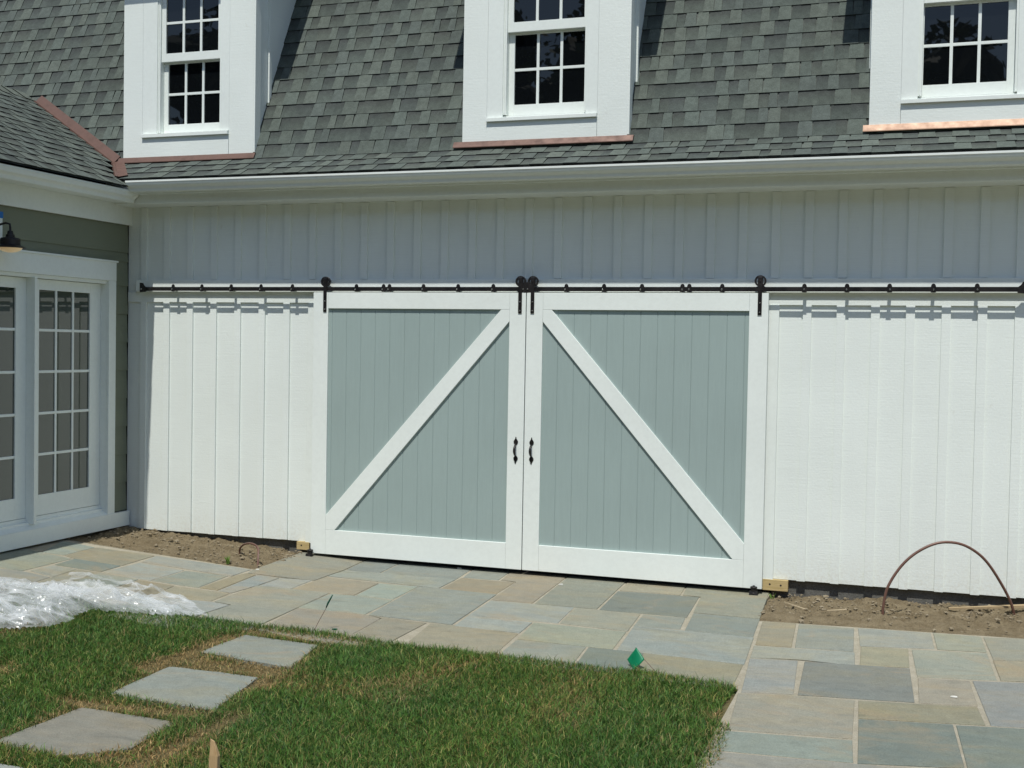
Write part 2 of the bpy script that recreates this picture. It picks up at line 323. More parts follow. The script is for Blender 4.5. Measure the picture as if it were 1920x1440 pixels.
# grass
m_, n, b = mat("grass blade", (.1, .15, .03), .55, .3)
at = N(n, "ShaderNodeAttribute"); at.attribute_name = "tone"
n.links.new(at.outputs['Color'], b.inputs['Base Color'])
tl = n.nodes.new("ShaderNodeBsdfTranslucent"); n.links.new(at.outputs['Color'], tl.inputs[0])
ms = n.nodes.new("ShaderNodeMixShader"); ms.inputs[0].default_value = .28
n.links.new(b.outputs[0], ms.inputs[1]); n.links.new(tl.outputs[0], ms.inputs[2]); n.links.new(ms.outputs[0], n.nodes["Material Output"].inputs[0])
M['grass'] = m_
SLABS=[
('P',[(-3.593,-1.347),(-3.384,-1.341),(-3.401,-0.939),(-3.605,-0.905),(-3.768,-0.897)]),
('G',[(-3.482,-1.979),(-3.248,-1.954),(-3.255,-1.396),(-3.589,-1.357),(-3.86,-1.311),(-3.854,-1.757)]),
('T',[(-3.375,-1.347),(-3.399,-0.938),(-2.841,-0.909),(-2.814,-1.371),(-3.242,-1.39)]),
('G',[(-2.839,-0.907),(-1.976,-0.871),(-1.97,-1.175),(-2.785,-1.171)]),
('D',[(-3.242,-1.39),(-2.813,-1.383),(-2.803,-1.643),(-3.22,-1.654)]),
('G',[(-3.213,-1.668),(-2.991,-1.669),(-2.955,-1.985),(-3.223,-1.914)]),
('G',[(-3.468,-1.995),(-3.251,-1.956),(-2.959,-1.995),(-2.931,-2.321),(-2.928,-2.487),(-3.333,-2.39)]),
('g',[(-2.95,-1.981),(-2.988,-1.674),(-2.668,-1.663),(-2.538,-2.385),(-2.913,-2.341)]),
('P',[(-2.781,-1.177),(-2.357,-1.206),(-2.347,-1.654),(-2.792,-1.647)]),
('P',[(-2.793,-1.666),(-2.434,-1.678),(-2.405,-2.086),(-2.706,-2.182)]),
('T',[(-2.425,-1.685),(-2.117,-1.685),(-2.032,-2.288),(-2.396,-2.146)]),
('G',[(-2.346,-1.217),(-1.994,-1.167),(-1.954,-1.637),(-2.344,-1.652)]),
('T',[(-2.109,-1.693),(-1.68,-1.636),(-1.659,-1.917),(-2.097,-2.052)]),
('P',[(-2.082,-2.073),(-1.648,-1.934),(-1.481,-1.963),(-1.495,-2.254),(-1.457,-2.705),(-1.982,-2.634)]),
('O',[(-1.939,-1.004),(-1.848,-1.011),(-1.799,-1.623),(-1.946,-1.638),(-1.965,-1.183)]),
('P',[(-1.845,-1.009),(-1.651,-0.993),(-1.65,-1.295),(-1.677,-1.64),(-1.792,-1.628)]),
('P',[(-1.651,-0.993),(-1.388,-0.955),(-1.377,-1.301),(-1.647,-1.3)]),
('g',[(-1.661,-1.314),(-1.374,-1.307),(-1.044,-1.336),(-0.989,-2.344),(-0.988,-2.53),(-1.356,-2.662),(-1.487,-2.265),(-1.478,-1.961),(-1.643,-1.921)]),
('g',[(-1.962,-0.88),(-2.007,-0.017),(-1.403,0.055),(-1.357,-0.487),(-1.368,-0.79),(-1.371,-0.959),(-1.944,-0.996)]),
('T',[(-1.36,-0.798),(-0.876,-0.859),(-0.848,-1.328),(-1.111,-1.359),(-1.363,-1.313),(-1.367,-0.965)]),
('G',[(-1.034,-1.342),(-0.844,-1.336),(-0.527,-1.369),(-0.506,-1.848),(-1.025,-1.841)]),
('t',[(-1.018,-1.853),(-0.5,-1.86),(-0.358,-1.919),(-0.314,-2.684),(-0.937,-2.508)]),
('t',[(-0.486,-1.869),(-0.374,-1.884),(-0.027,-1.916),(-0.034,-2.337),(-0.027,-2.609),(-0.304,-2.703),(-0.354,-1.926)]),
('P',[(-0.876,-0.859),(-0.555,-0.846),(-0.536,-1.341),(-0.842,-1.325)]),
('B',[(-1.403,0.055),(-1.083,0.017),(-1.047,-0.472),(-1.354,-0.469)]),
('P',[(-1.352,-0.498),(-1.042,-0.482),(-0.394,-0.491),(-0.385,-0.854),(-1.364,-0.769)]),
('B',[(-1.079,0.019),(-0.438,0.001),(-0.394,-0.483),(-1.041,-0.469)]),
('B',[(-0.552,-0.852),(-0.383,-0.86),(0.086,-0.882),(0.141,-1.899),(-0.484,-1.859)]),
('O',[(-0.385,-0.4),(0.063,-0.402),(0.078,-0.868),(-0.377,-0.857)]),
('G',[(-0.435,0.003),(-0.118,0.018),(-0.085,-0.372),(-0.383,-0.387)]),
('T',[(-0.115,-0.001),(0.364,0.008),(0.42,-1.068),(0.105,-1.076),(0.064,-0.394),(-0.076,-0.368)]),
('P',[(0.107,-1.091),(0.73,-1.075),(0.763,-1.584),(0.133,-1.606)]),
('P',[(0.135,-1.611),(0.606,-1.629),(0.619,-1.944),(0.16,-1.931)]),
('T',[(-0.011,-1.909),(0.143,-1.906),(0.62,-1.957),(0.655,-2.524),(0.06,-2.479)]),
('g',[(0.365,0.029),(0.846,0.017),(0.891,-1.067),(0.431,-1.079)]),
('t',[(0.734,-1.079),(1.207,-1.096),(1.246,-1.624),(0.766,-1.583)]),
('y',[(0.606,-1.629),(1.241,-1.639),(1.271,-2.117),(0.647,-2.096)]),
('G',[(0.647,-2.103),(1.107,-2.117),(1.148,-2.634),(0.675,-2.624)]),
('D',[(1.114,-2.121),(1.272,-2.124),(1.466,-2.137),(1.487,-2.612),(1.158,-2.63)]),
('T',[(1.455,-2.124),(2.057,-2.165),(2.069,-2.679),(1.504,-2.683)]),
('t',[(0.852,0.02),(1.312,0.033),(1.34,-0.363),(0.872,-0.376)]),
('D',[(0.864,-0.397),(1.483,-0.369),(1.522,-1.078),(0.903,-1.077)]),
('g',[(1.314,0.023),(1.941,0.044),(1.991,-0.918),(1.527,-0.912),(1.488,-0.377),(1.351,-0.368)]),
('G',[(1.218,-1.106),(1.517,-1.088),(1.549,-1.436),(1.238,-1.454)]),
('B',[(1.53,-0.926),(1.991,-0.918),(2.02,-1.463),(1.572,-1.453)]),
('P',[(1.239,-1.461),(2.026,-1.473),(2.062,-2.164),(1.288,-2.121)]),
('T',[(2.007,-0.979),(2.242,-0.984),(2.283,-1.659),(2.047,-1.667)]),
('G',[(2.244,-0.983),(2.615,-1.006),(2.646,-1.656),(2.285,-1.658)]),
('P',[(2.042,-1.683),(2.652,-1.664),(2.672,-1.983),(2.358,-1.958),(2.061,-1.997)]),
('P',[(2.062,-2.005),(2.347,-1.966),(2.397,-2.694),(2.118,-2.749)]),
('D',[(2.372,-1.978),(2.971,-1.952),(3.003,-2.652),(2.406,-2.705)]),
('g',[(2.105,-2.757),(2.401,-2.706),(2.709,-2.704),(2.734,-3.359),(2.146,-3.4)]),
('B',[(2.144,-3.417),(2.735,-3.372),(2.754,-3.697),(2.126,-3.72)]),
('G',[(2.128,-3.731),(2.755,-3.704),(3.073,-3.674),(3.108,-4.215),(2.157,-4.301)]),
('G',[(2.62,-0.988),(3.085,-0.991),(3.109,-1.433),(2.662,-1.498)]),
('G',[(3.085,-0.991),(3.387,-1.011),(3.402,-1.426),(3.109,-1.442)]),
('g',[(3.387,-1.011),(3.906,-0.928),(3.842,-1.536),(3.413,-1.603)]),
('T',[(2.666,-1.505),(2.955,-1.479),(2.968,-1.934),(2.684,-1.991)]),
('G',[(2.961,-1.482),(3.401,-1.439),(3.424,-2.071),(2.995,-2.135)]),
('T',[(3.413,-1.61),(3.842,-1.544),(3.791,-2.022),(3.427,-2.075)]),
('t',[(2.998,-2.145),(3.28,-2.119),(3.304,-2.623),(3.009,-2.658)]),
('B',[(3.282,-2.118),(3.764,-2.035),(3.676,-2.908),(3.336,-2.945)]),
('T',[(2.712,-2.703),(3.304,-2.632),(3.326,-2.948),(2.729,-3.025)]),
('D',[(2.729,-3.034),(3.178,-2.977),(3.212,-3.62),(2.759,-3.702)]),
('D',[(3.178,-2.977),(3.653,-2.911),(3.627,-3.583),(3.212,-3.62)]),
]
# ------------------------------------------------------------------ ground
mb = MB()
mb.quad((-600, -600, -.16), (600, -600, -.16), (600, 600, -.16), (-600, 600, -.16))
mb.build('ground', M['turf'], kind='structure')

# patio: mortar bed and flagstones, one surface
TONE = {'P': (.262, .278, .240), 'G': (.248, .258, .212), 'g': (.242, .240, .190), 'T': (.250, .232, .166), 't': (.258, .248, .188),
        'O': (.262, .232, .158), 'B': (.212, .228, .200), 'D': (.172, .190, .164), 'y': (.258, .256, .196)}
mb = MB(); mb.m = 1
xs = [-6.5, -5, -4, -3.6, -3, -2.4, -2, -1.6, -1, 0, 1, 2, 2.6, 3.2, 3.8, 5, 8]
ys = [-9.5, -7, -6, -5, -4, -3, -2.5, -2.35]
def bed(x0, x1, y0, y1, dz=-.005):
    gx = [x for x in xs if x0 < x < x1]; gx = [x0]+gx+[x1]
    for a, c in zip(gx[:-1], gx[1:]):
        mb.quad((a, y0, g(a)+dz), (c, y0, g(c)+dz), (c, y1, g(c)+dz), (a, y1, g(a)+dz))
bed(-3.9, -1.93, -2.38, -.845); bed(-1.93, 1.95, -2.50, -.03); bed(1.95, 2.10, -2.68, -.965); bed(2.10, 7.0, -8.5, -.965)
mb.quad((-3.9, -.845, .1), (-1.93, -.845, g(-1.93)-.005), (-1.93, -.845, -.15), (-3.9, -.845, -.15))
mb.quad((-1.93, -.845, -.045), (-1.93, -.03, -.045), (-1.93, -.03, -.15), (-1.93, -.845, -.15))
mb.quad((1.95, -.965, -.045), (7, -.965, g(7)-.005), (7, -.965, -.15), (1.95, -.965, -.15))
mb.quad((1.95, -.965, -.045), (1.95, -.03, -.045), (1.95, -.03, -.15), (1.95, -.965, -.15))
mb.m = 0
def slab(c, pts, shr=None):
    shr = (.0075 if min(p[0] for p in pts) > 1.9 else .0045) if shr is None else shr
    t = TONE[c]; k = random.uniform(.93, 1.07)
    col = tuple(min(1, q*k*random.uniform(.97, 1.03)) for q in t)
    n_ = len(pts); A = sum(pts[i][0]*pts[(i+1) % n_][1]-pts[(i+1) % n_][0]*pts[i][1] for i in range(n_))
    if A < 0: pts = pts[::-1]
    q = []
    for i in range(n_):                                  # inset every corner by the joint width
        p0, p1, p2 = (Vector(pts[i-1]), Vector(pts[i]), Vector(pts[(i+1) % n_]))
        e1 = (p1-p0).normalized(); e2 = (p2-p1).normalized()
        n1 = Vector((-e1.y, e1.x)); n2 = Vector((-e2.y, e2.x)); nn = n1+n2
        d = nn/max(.35, nn.dot(n1)) if nn.length > .2 else n1
        q.append(p1+d*shr+Vector((random.uniform(-.002, .002), random.uniform(-.002, .002))))
    dz = random.uniform(-.001, .0015); zt = lambda p: g(p.x)+dz
    bm = bmesh.new()
    T = [bm.verts.new((p.x, p.y, zt(p))) for p in q]; B = [bm.verts.new((p.x, p.y, zt(p)-.03)) for p in q]
    bm.faces.new(T)
    for i in range(n_): bm.faces.new((T[i], B[i], B[(i+1) % n_], T[(i+1) % n_]))
    top = [e for e in bm.edges if all(v in T for v in e.verts)]
    bmesh.ops.bevel(bm, geom=top, offset=.003, segments=1, affect='EDGES')
    mb.bm(bm, col)
for c, pts in SLABS: slab(c, pts)
cs = 'PGgTtBDP'
for i in range(7):                                       # stones past the right edge of the picture
    for j in range(8):
        x0 = 3.72+i*.55; y0 = -1.0-j*.62
        slab(random.choice(cs), [(x0, y0), (x0+.55, y0), (x0+.55, y0-.62), (x0, y0-.62)])
for i in range(3):
    for j in range(6):
        x0 = 2.2+i*.5; y0 = -4.12-j*.6
        slab(random.choice(cs), [(x0, y0), (x0+.5, y0), (x0+.5, y0-.6), (x0, y0-.6)])
mb.build('patio', [M['slab'], M['mortar']], kind='structure')

# soil beds against the wall
def soil(x0, x1, y0, y1, step, rise):
    mb = MB(); nx = int((x1-x0)/step); ny = int((y1-y0)/step); V = []; F = []
    for j in range(ny+1):
        for i in range(nx+1):
            x = x0+(x1-x0)*i/nx; y = y0+(y1-y0)*j/ny
            e = min(1, (y-y0)/.25); back = (y-y0)/(y1-y0)
            z = g(x)-.012+rise(x)*back
            z += .030*e*(noise.noise(Vector((x*3.1, y*3.1, 2)))) + .020*noise.noise(Vector((x*9, y*9, 5)))*(.3+.7*e)
            rid = abs(noise.noise(Vector((x*22, y*22, 1)))); z += .030*(rid-.2)*(.25+.75*e) + .008*noise.noise(Vector((x*60, y*60, 8)))
            V.append((x, y, z))
    for j in range(ny):
        for i in range(nx):
            a = j*(nx+1)+i; F.append((a, a+1, a+nx+2, a+nx+1))
    mb.add(V, F); return mb
s1 = soil(-3.85, -1.93, -.845, .06, .014, lambda x: max(.0, -.028+.02*(-x-1.9)) if x > -2.4 else .0)
s1.build('soil_bed', M['dirt'], smooth=True, kind='structure')
s2 = soil(1.95, 6.0, -.965, .06, .014, lambda x: -.012 if x < 2.1 else .0)
s2.build('soil_bed', M['dirt'], smooth=True, kind='structure')

def pebbles(x0, x1, y0, y1, nn, dens):
    mb = MB()
    for _ in range(nn):
        x = random.uniform(x0, x1); y = random.uniform(y0, y1)
        if random.random() > dens(x, y): continue
        r = random.choice([.003, .003, .004, .005, .006, .009, .014])*random.uniform(.7, 1.3)
        bm = bmesh.new(); bmesh.ops.create_icosphere(bm, subdivisions=1, radius=r)
        k = random.random()*50
        sx, sy, sz = random.uniform(.7, 1.4), random.uniform(.7, 1.4), random.uniform(.4, .85)
        for v in bm.verts:
            d = 1+.35*noise.noise(v.co/r*1.3+Vector((k, k, k)))
            v.co = Vector((v.co.x*sx, v.co.y*sy, v.co.z*sz))*d+Vector((x, y, g(x)+.004+r*.1))
        mb.bm(bm)
    return mb
pebbles(-3.8, -1.95, -.83, -.02, 900, lambda x, y: .9 if (x > -3 or y > -.4) else .25).build('soil_clods', M['pebble'], kind='stuff', label='crumbled clods and small stones on the left soil bed')
pebbles(1.97, 4.6, -.94, -.02, 1100, lambda x, y: 1 if (x < 2.3 or y > -.5) else .25).build('soil_clods', M['pebble'], kind='stuff', label='crumbled clods and small stones on the right soil bed')

# stepping stones in the lawn
def stepstone(pts, tone, label):
    n_ = len(pts); cx_ = sum(p[0] for p in pts)/n_; cy_ = sum(p[1] for p in pts)/n_
    mb = MB(); P = []
    for i in range(n_):
        a = Vector(pts[i]); c = Vector(pts[(i+1) % n_]); m_n = 7
        for k in range(m_n):
            p = a.lerp(c, k/m_n); nn = noise.noise(Vector((p.x*9, p.y*9, 3)))
            P.append((p.x+.010*nn, p.y+.010*noise.noise(Vector((p.x*9, p.y*9, 7)))))
    bm = bmesh.new(); zt = -.040
    T = [bm.verts.new((x, y, zt+.004*noise.noise(Vector((x*4, y*4, 1))))) for x, y in P]; B = [bm.verts.new((x, y, -.09)) for x, y in P]
    bm.faces.new(T)
    for i in range(len(P)): bm.faces.new((T[i], B[i], B[(i+1) % len(P)], T[(i+1) % len(P)]))
    bmesh.ops.bevel(bm, geom=[e for e in bm.edges if all(v in T for v in e.verts)], offset=.004, segments=2, affect='EDGES')
    mb.bm(bm, tone)
    o = mb.build('stepping_stone', M['slab'], origin=(cx_, cy_, -.09)); tag(o, label, 'stepping stone', 'bluestone stepping stones set in the lawn')
STONES = [[(-.95, -3.12), (-.93, -2.66), (-.40, -2.71), (-.30, -3.22)], [(-.90, -4.02), (-.93, -3.46), (-.37, -3.45), (-.25, -4.06)],
          [(-.90, -4.84), (-.885, -4.25), (-.31, -4.28), (-.29, -4.68), (-.49, -4.85)], [(-.90, -5.62), (-.86, -5.02), (-.54, -5.03), (-.38, -5.20), (-.36, -5.60)]]
stepstone(STONES[0], (.225, .24, .205), 'grey square stepping stone nearest the patio')
stepstone(STONES[1], (.23, .245, .21), 'plain grey stepping stone, second out from the patio')
stepstone(STONES[2], (.215, .205, .165), 'brown-stained stepping stone, third from the patio, left of the wooden stake')
stepstone(STONES[3], (.26, .275, .25), 'stepping stone only showing one corner in the bottom left of the lawn')

# ------------------------------------------------------------------ lawn
LAWN_EDGE = [(-5.2, -2.30), (-3.4, -2.34), (-2.8, -2.375), (-1.386, -2.385), (-.946, -2.41), (-.424, -2.44), (-.05, -2.50), (.216, -2.515), (.892, -2.53), (1.529, -2.55), (1.95, -2.60), (2.085, -2.68)]
def lawn_top(x):
    for (a, ya), (c, yc) in zip(LAWN_EDGE[:-1], LAWN_EDGE[1:]):
        if a <= x <= c: return ya+(yc-ya)*(x-a)/(c-a)
    return -2.3 if x < 0 else -2.7
def lawn_right(y):
    return 2.125+.02*math.sin(y*5)+(.05 if y < -3.3 else 0)-.04*math.exp(-((y+3.15)/.3)**2)
mb = MB(); V = []; F = []; st = .06; nx = int((2.16+6.5)/st); ny = int((8.6-2.3)/st)
for j in range(ny+1):
    for i in range(nx+1):
        x = -6.5+8.66*i/nx; y = -8.6+6.3*j/ny
        z = min(.2, g(x))-.018+.012*noise.noise(Vector((x*1.7, y*1.7, 0)))+.008*noise.noise(Vector((x*7, y*7, 3)))
        if x < -1.6: z = -.054+.06*max(0, -1.6-x)*1.0+.012*noise.noise(Vector((x*1.7, y*1.7, 0)))
        for s in STONES:
            x0, x1 = min(p[0] for p in s), max(p[0] for p in s); y0, y1 = min(p[1] for p in s), max(p[1] for p in s)
            if x0-.03 < x < x1+.03 and y0-.03 < y < y1+.03: z = min(z, -.052)
        tt = lawn_top(x)
        if y > tt: z -= .05
        V.append((x, y, z))
for j in range(ny):
    for i in range(nx):
        a = j*(nx+1)+i
        if V[a][1] > lawn_top(V[a][0])+.02: continue
        F.append((a, a+1, a+nx+2, a+nx+1))
mb.add(V, F); mb.build('lawn_soil', M['turf'], smooth=True, kind='structure')

def inside(px, py, poly):
    ins = np.zeros(len(px), bool); j = len(poly)-1
    for i in range(len(poly)):
        xi, yi = poly[i]; xj, yj = poly[j]
        c = ((yi > py) != (yj > py)) & (px < (xj-xi)*(py-yi)/((yj-yi) or 1e-9)+xi); ins ^= c; j = i
    return ins
def vnoise(x, y, s, seed):
    """cheap smooth value noise on arrays"""
    r = np.random.default_rng(seed).random((128, 128)); X = x*s+1000; Y = y*s+1000
    xi = np.floor(X).astype(int); yi = np.floor(Y).astype(int); fx = X-xi; fy = Y-yi; fx = fx*fx*(3-2*fx); fy = fy*fy*(3-2*fy)
    a = r[xi % 128, yi % 128]; b_ = r[(xi+1) % 128, yi % 128]; c_ = r[xi % 128, (yi+1) % 128]; d_ = r[(xi+1) % 128, (yi+1) % 128]
    return (a*(1-fx)+b_*fx)*(1-fy)+(c_*(1-fx)+d_*fx)*fy
def seg_dist(px, py, poly):
    D = np.full(len(px), 9.)
    for i in range(len(poly)):
        a = np.array(poly[i]); c = np.array(poly[(i+1) % len(poly)]); d = c-a
        t = np.clip(((px-a[0])*d[0]+(py-a[1])*d[1])/(d@d), 0, 1)
        D = np.minimum(D, np.hypot(px-a[0]-t*d[0], py-a[1]-t*d[1]))
    return D
def blades(n_, x0, x1, y0, y1, wide=1.0, lmul=1.0):
    x = rng.uniform(x0, x1, n_); y = rng.uniform(y0, y1, n_)
    top = np.interp(x, [p[0] for p in LAWN_EDGE], [p[1] for p in LAWN_EDGE])
    wob = .035*(vnoise(x, y*0, 9, 4)-.5)
    right = np.array([lawn_right(t) for t in y])+.05*(vnoise(x*0, y, 8, 9)-.5)
    keep = (y < top+wob) & (x < right)
    sd_ = np.full(n_, 9.)
    for s in STONES:
        keep &= ~(inside(x, y, s) & (seg_dist(x, y, s) > .022*rng.random(n_)**2)); sd_ = np.minimum(sd_, seg_dist(x, y, s))
    x, y, sd_, top, right = x[keep], y[keep], sd_[keep], top[keep], right[keep]
    # thin, dry growth beside the stones and in patches
    dry = .42*np.exp(-(sd_/.075)**2)*(.1+1.1*vnoise(x, y, 4, 21)) + .95*np.clip((vnoise(x, y, 2.3, 5)-.60)*3.2, 0, 1)*(.4+vnoise(x, y, 9, 6))
    dry = np.where(x < -.2, dry*1.0, dry*.34)
    # bald dry corner left of stones 1-2, as laid turf seams
    for (ax, ay, bx, by, wd) in ((-1.02, -3.5, -1.0, -2.75, .07), (-.95, -2.57, -.2, -2.62, .06), (-1.0, -4.2, -.3, -4.16, .055), (-1.0, -3.28, -.35, -3.34, .05), (-.12, -4.9, -.1, -4.1, .06), (.50, -2.95, .62, -2.70, .025)):
        d = seg_dist(x, y, [(ax, ay), (bx, by)]); dry += .95*np.exp(-(d/wd)**2)
    dry += .5*np.exp(-((right-x)/.06)**2)*(y < -3.1)
    dry = np.clip(dry, 0, 1)
    lush = vnoise(x, y, 3.1, 31)*.6+vnoise(x, y, 11, 32)*.4
    k2 = rng.random(len(x)) > .55*dry
    x, y, dry, lush = x[k2], y[k2], dry[k2], lush[k2]; m_ = len(x)
    z = np.where(x < -1.6, -.052+.06*(-1.6-x), -.050)
    L = (.026+.036*rng.random(m_)**1.4+.020*lush+.03*(rng.random(m_) < .03))*(1-.45*dry)*lmul
    ang = rng.uniform(0, 2*np.pi, m_)+.9*np.sin(x*2.1+y*1.7); lean = rng.uniform(.15, 1.15, m_)+.35*dry
    dx, dy = np.cos(ang)*np.sin(lean), np.sin(ang)*np.sin(lean); dz = np.cos(lean)
    pa = rng.uniform(0, 2*np.pi, m_); wx, wy = np.cos(pa), np.sin(pa); hw = rng.uniform(.0009, .0021, m_)*(1+.7*(rng.random(m_) < .12))*wide
    V = np.zeros((m_, 5, 3), np.float32)
    b0 = np.stack([x, y, z], 1); W = np.stack([wx*hw, wy*hw, hw*0], 1)
    mid = b0+np.stack([dx*.35, dy*.35, dz*.75+.1], 1)*(L*.6)[:, None]
    tip = b0+np.stack([dx*1.05, dy*1.05, dz*.8], 1)*L[:, None]
    tip[:, 2] = np.maximum(tip[:, 2], z+.006)
    V[:, 0] = b0-W; V[:, 1] = b0+W; V[:, 2] = mid-W*.8; V[:, 3] = mid+W*.8; V[:, 4] = tip
    r1 = rng.random(m_); r2 = rng.random(m_)
    gA = np.array([.066, .158, .026]); gB = np.array([.128, .252, .052]); gC = np.array([.028, .075, .015]); dr = np.array([.40, .29, .135]); yl = np.array([.30, .30, .095])
    col = gA*(1-lush[:, None])+gB*lush[:, None]; col = np.where(r1[:, None] < .25, gC, col)
    col = np.where((r1 > .86)[:, None], yl, col)
    isdry = (r2 < .04+.93*dry); col = np.where(isdry[:, None], dr*rng.uniform(.55, 1.15, m_)[:, None], col)
    col = col*rng.uniform(.55, 1.32, m_)[:, None]
    tint = vnoise(x, y, 1.7, 77)[:, None]; col = col*(np.array([.90, 1.0, 1.0])*tint+np.array([1.16, 1.04, .9])*(1-tint))
    C = np.ones((m_, 5, 4), np.float32); C[:, :, :3] = col[:, None, :]
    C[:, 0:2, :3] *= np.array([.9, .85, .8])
    return V, C
parts_ = [blades(400000, -3.6, 2.25, -5.25, -2.3), blades(60000, -6.4, 2.25, -8.4, -5.25, 1.8), blades(15000, -6.4, -3.6, -5.3, -2.3, 1.8)]
V = np.concatenate([p[0] for p in parts_]); C = np.concatenate([p[1] for p in parts_]); m_ = len(V)
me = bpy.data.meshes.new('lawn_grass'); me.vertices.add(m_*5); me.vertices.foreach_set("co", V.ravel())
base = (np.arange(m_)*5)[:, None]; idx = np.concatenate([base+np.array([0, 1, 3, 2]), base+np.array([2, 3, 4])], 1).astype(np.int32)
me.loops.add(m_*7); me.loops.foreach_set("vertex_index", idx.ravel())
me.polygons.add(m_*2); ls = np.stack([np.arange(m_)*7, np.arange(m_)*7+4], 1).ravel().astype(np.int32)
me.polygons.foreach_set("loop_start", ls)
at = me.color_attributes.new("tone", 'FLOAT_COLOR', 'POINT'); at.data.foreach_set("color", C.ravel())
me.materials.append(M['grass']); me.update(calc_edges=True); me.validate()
o = bpy.data.objects.new('lawn_grass', me); COL.objects.link(o); o['kind'] = 'stuff'; o['label'] = 'short green lawn grass with dry tan patches beside the stepping stones'
# ------------------------------------------------------------------ main building
XR = 6.2; P_ = .24149; G0 = -3.35582
B = empty('barn_garage', (0, 0, 0), 'white board and batten barn garage with grey-green shingle mansard roof behind the sliding doors', 'building')
def battens(mb, x0, x1, z0, z1, skip=None):
    i = -4
    while True:
        r = G0+i*P_; l = r-.062; i += 1
        if l > x1: break
        if r < x0+.01 or (skip and l < skip[1] and r > skip[0]): continue
        a, c = max(l, x0), min(r, x1)
        if c-a > .012: mb.box(a, c, -.017, .0005, z0+random.uniform(-.003, .003), z1, .0012)
XW = -3.80
mb = MB()
mb.box(XW, XR, 0, .12, 2.118, 2.958)                    # boards above the track
mb.box(XW, -1.86, .0, .12, .076, 2.118); mb.box(1.90, XR, .0, .12, .068, 2.118)
battens(mb, XW, XR, 2.314, 2.955)
battens(mb, XW, -1.96, .078, 2.118); battens(mb, 1.99, XR, .066, 2.118)
mb.build('board_and_batten_siding', M['siding'], B)
mb = MB(); mb.box(-3.79, XR, -.0165, -.001, 2.116, 2.206, .001); mb.build('batten_trim', M['siding'], B)
mb = MB(); mb.box(-3.69, XR, -.045, -.001, 2.2065, 2.311, .003); mb.build('track_board', M['trim'], B)
mb = MB(); mb.box(1.888, 1.966, -.026, -.001, .060, 2.115, .002); mb.build('door_side_trim', M['trim'], B)
mb = MB(); mb.box(-1.966, -1.888, -.026, -.001, .068, 2.115, .002); mb.build('door_side_trim', M['trim'], B)
mb = MB()
mb.box(-6.8, -1.90, .035, .20, -.3, .0765); mb.build('foundation', M['concrete'], B)
mb = MB(); mb.box(1.945, XR, .035, .20, -.3, .0685); mb.build('foundation', M['concrete'], B)
mb = MB()                                                # inside of the garage, seen only through the gap under the doors
mb.box(-1.90, 1.945, -.02, 4.0, -.3, -.046); mb.build('garage_floor', M['floor'], B)
mb = MB(); mb.box(-6.6, XR, 4.0, 4.1, -.3, 5.6); mb.box(-6.7, -6.6, .1, 4.1, -.3, 4.0); mb.box(XR, XR+.1, -.0, 4.1, -.3, 5.6)
mb.box(-1.95, -1.86, .121, .3, .0765, 2.2); mb.box(1.90, 1.99, .121, .3, .07, 2.2); mb.build('rear_wall', M['dark'], B)

# cornice: frieze box, soffit, fascia, gutter
mb = MB()
prof = [(-.252, 3.041), (-.252, 2.966), (-.246, 2.9575), (.10, 2.9575), (.10, 3.041)]
mb.prism(prof, -3.795, XR, 0, bev=.0015); mb.build('frieze_box', M['cornice'], B)
mb = MB(); mb.box(-3.79, XR, -.345, -.318, 3.030, 3.146, .0015); mb.box(-3.79, XR, -.318, -.2, 3.0412, 3.052); mb.build('fascia', M['cornice'], B)
def gutter(axis, a0, a1, off, ztop, zbot, back, name, parent):
    """K-style gutter; off = distance of the lip from the wall line, back = distance of the back"""
    D_ = off-back; h = ztop-zbot
    out_ = [(back, ztop), (back, zbot), (back+.50*D_, zbot), (back+.56*D_, zbot+.06*h), (back+.60*D_, zbot+.30*h), (back+.70*D_, zbot+.42*h), (back+.86*D_, zbot+.50*h), (back+.93*D_, zbot+.62*h), (back+.95*D_, zbot+.78*h), (off, zbot+.83*h), (off, ztop)]
    t = .0025
    inn = [(off-.011, ztop), (off-.011, ztop-.004), (back+.95*D_-t*2, zbot+.85*h), (back+.93*D_-t*2, zbot+.62*h), (back+.70*D_-t*2, zbot+.45*h), (back+.5*D_, zbot+t*2), (back+t, zbot+t*2), (back+t, ztop)]
    pts = out_+inn
    mb = MB()
    if axis == 0: mb.prism([(-p[0], p[1]) for p in pts], a0, a1, 0)
    else: mb.prism([(XW+p[0], p[1]) for p in pts], a0, a1, 1)
    return smooth_angle(mb.build(name, M['cornice'], parent), 30)
gutter(0, -3.497, XR, .4645, 3.132, 3.043, .3455, 'gutter', B)
mb = MB()
mb.box(-3.5, XR, -.375, -.347, 3.136, 3.139); mb.build('drip_edge', M['drip'], B)

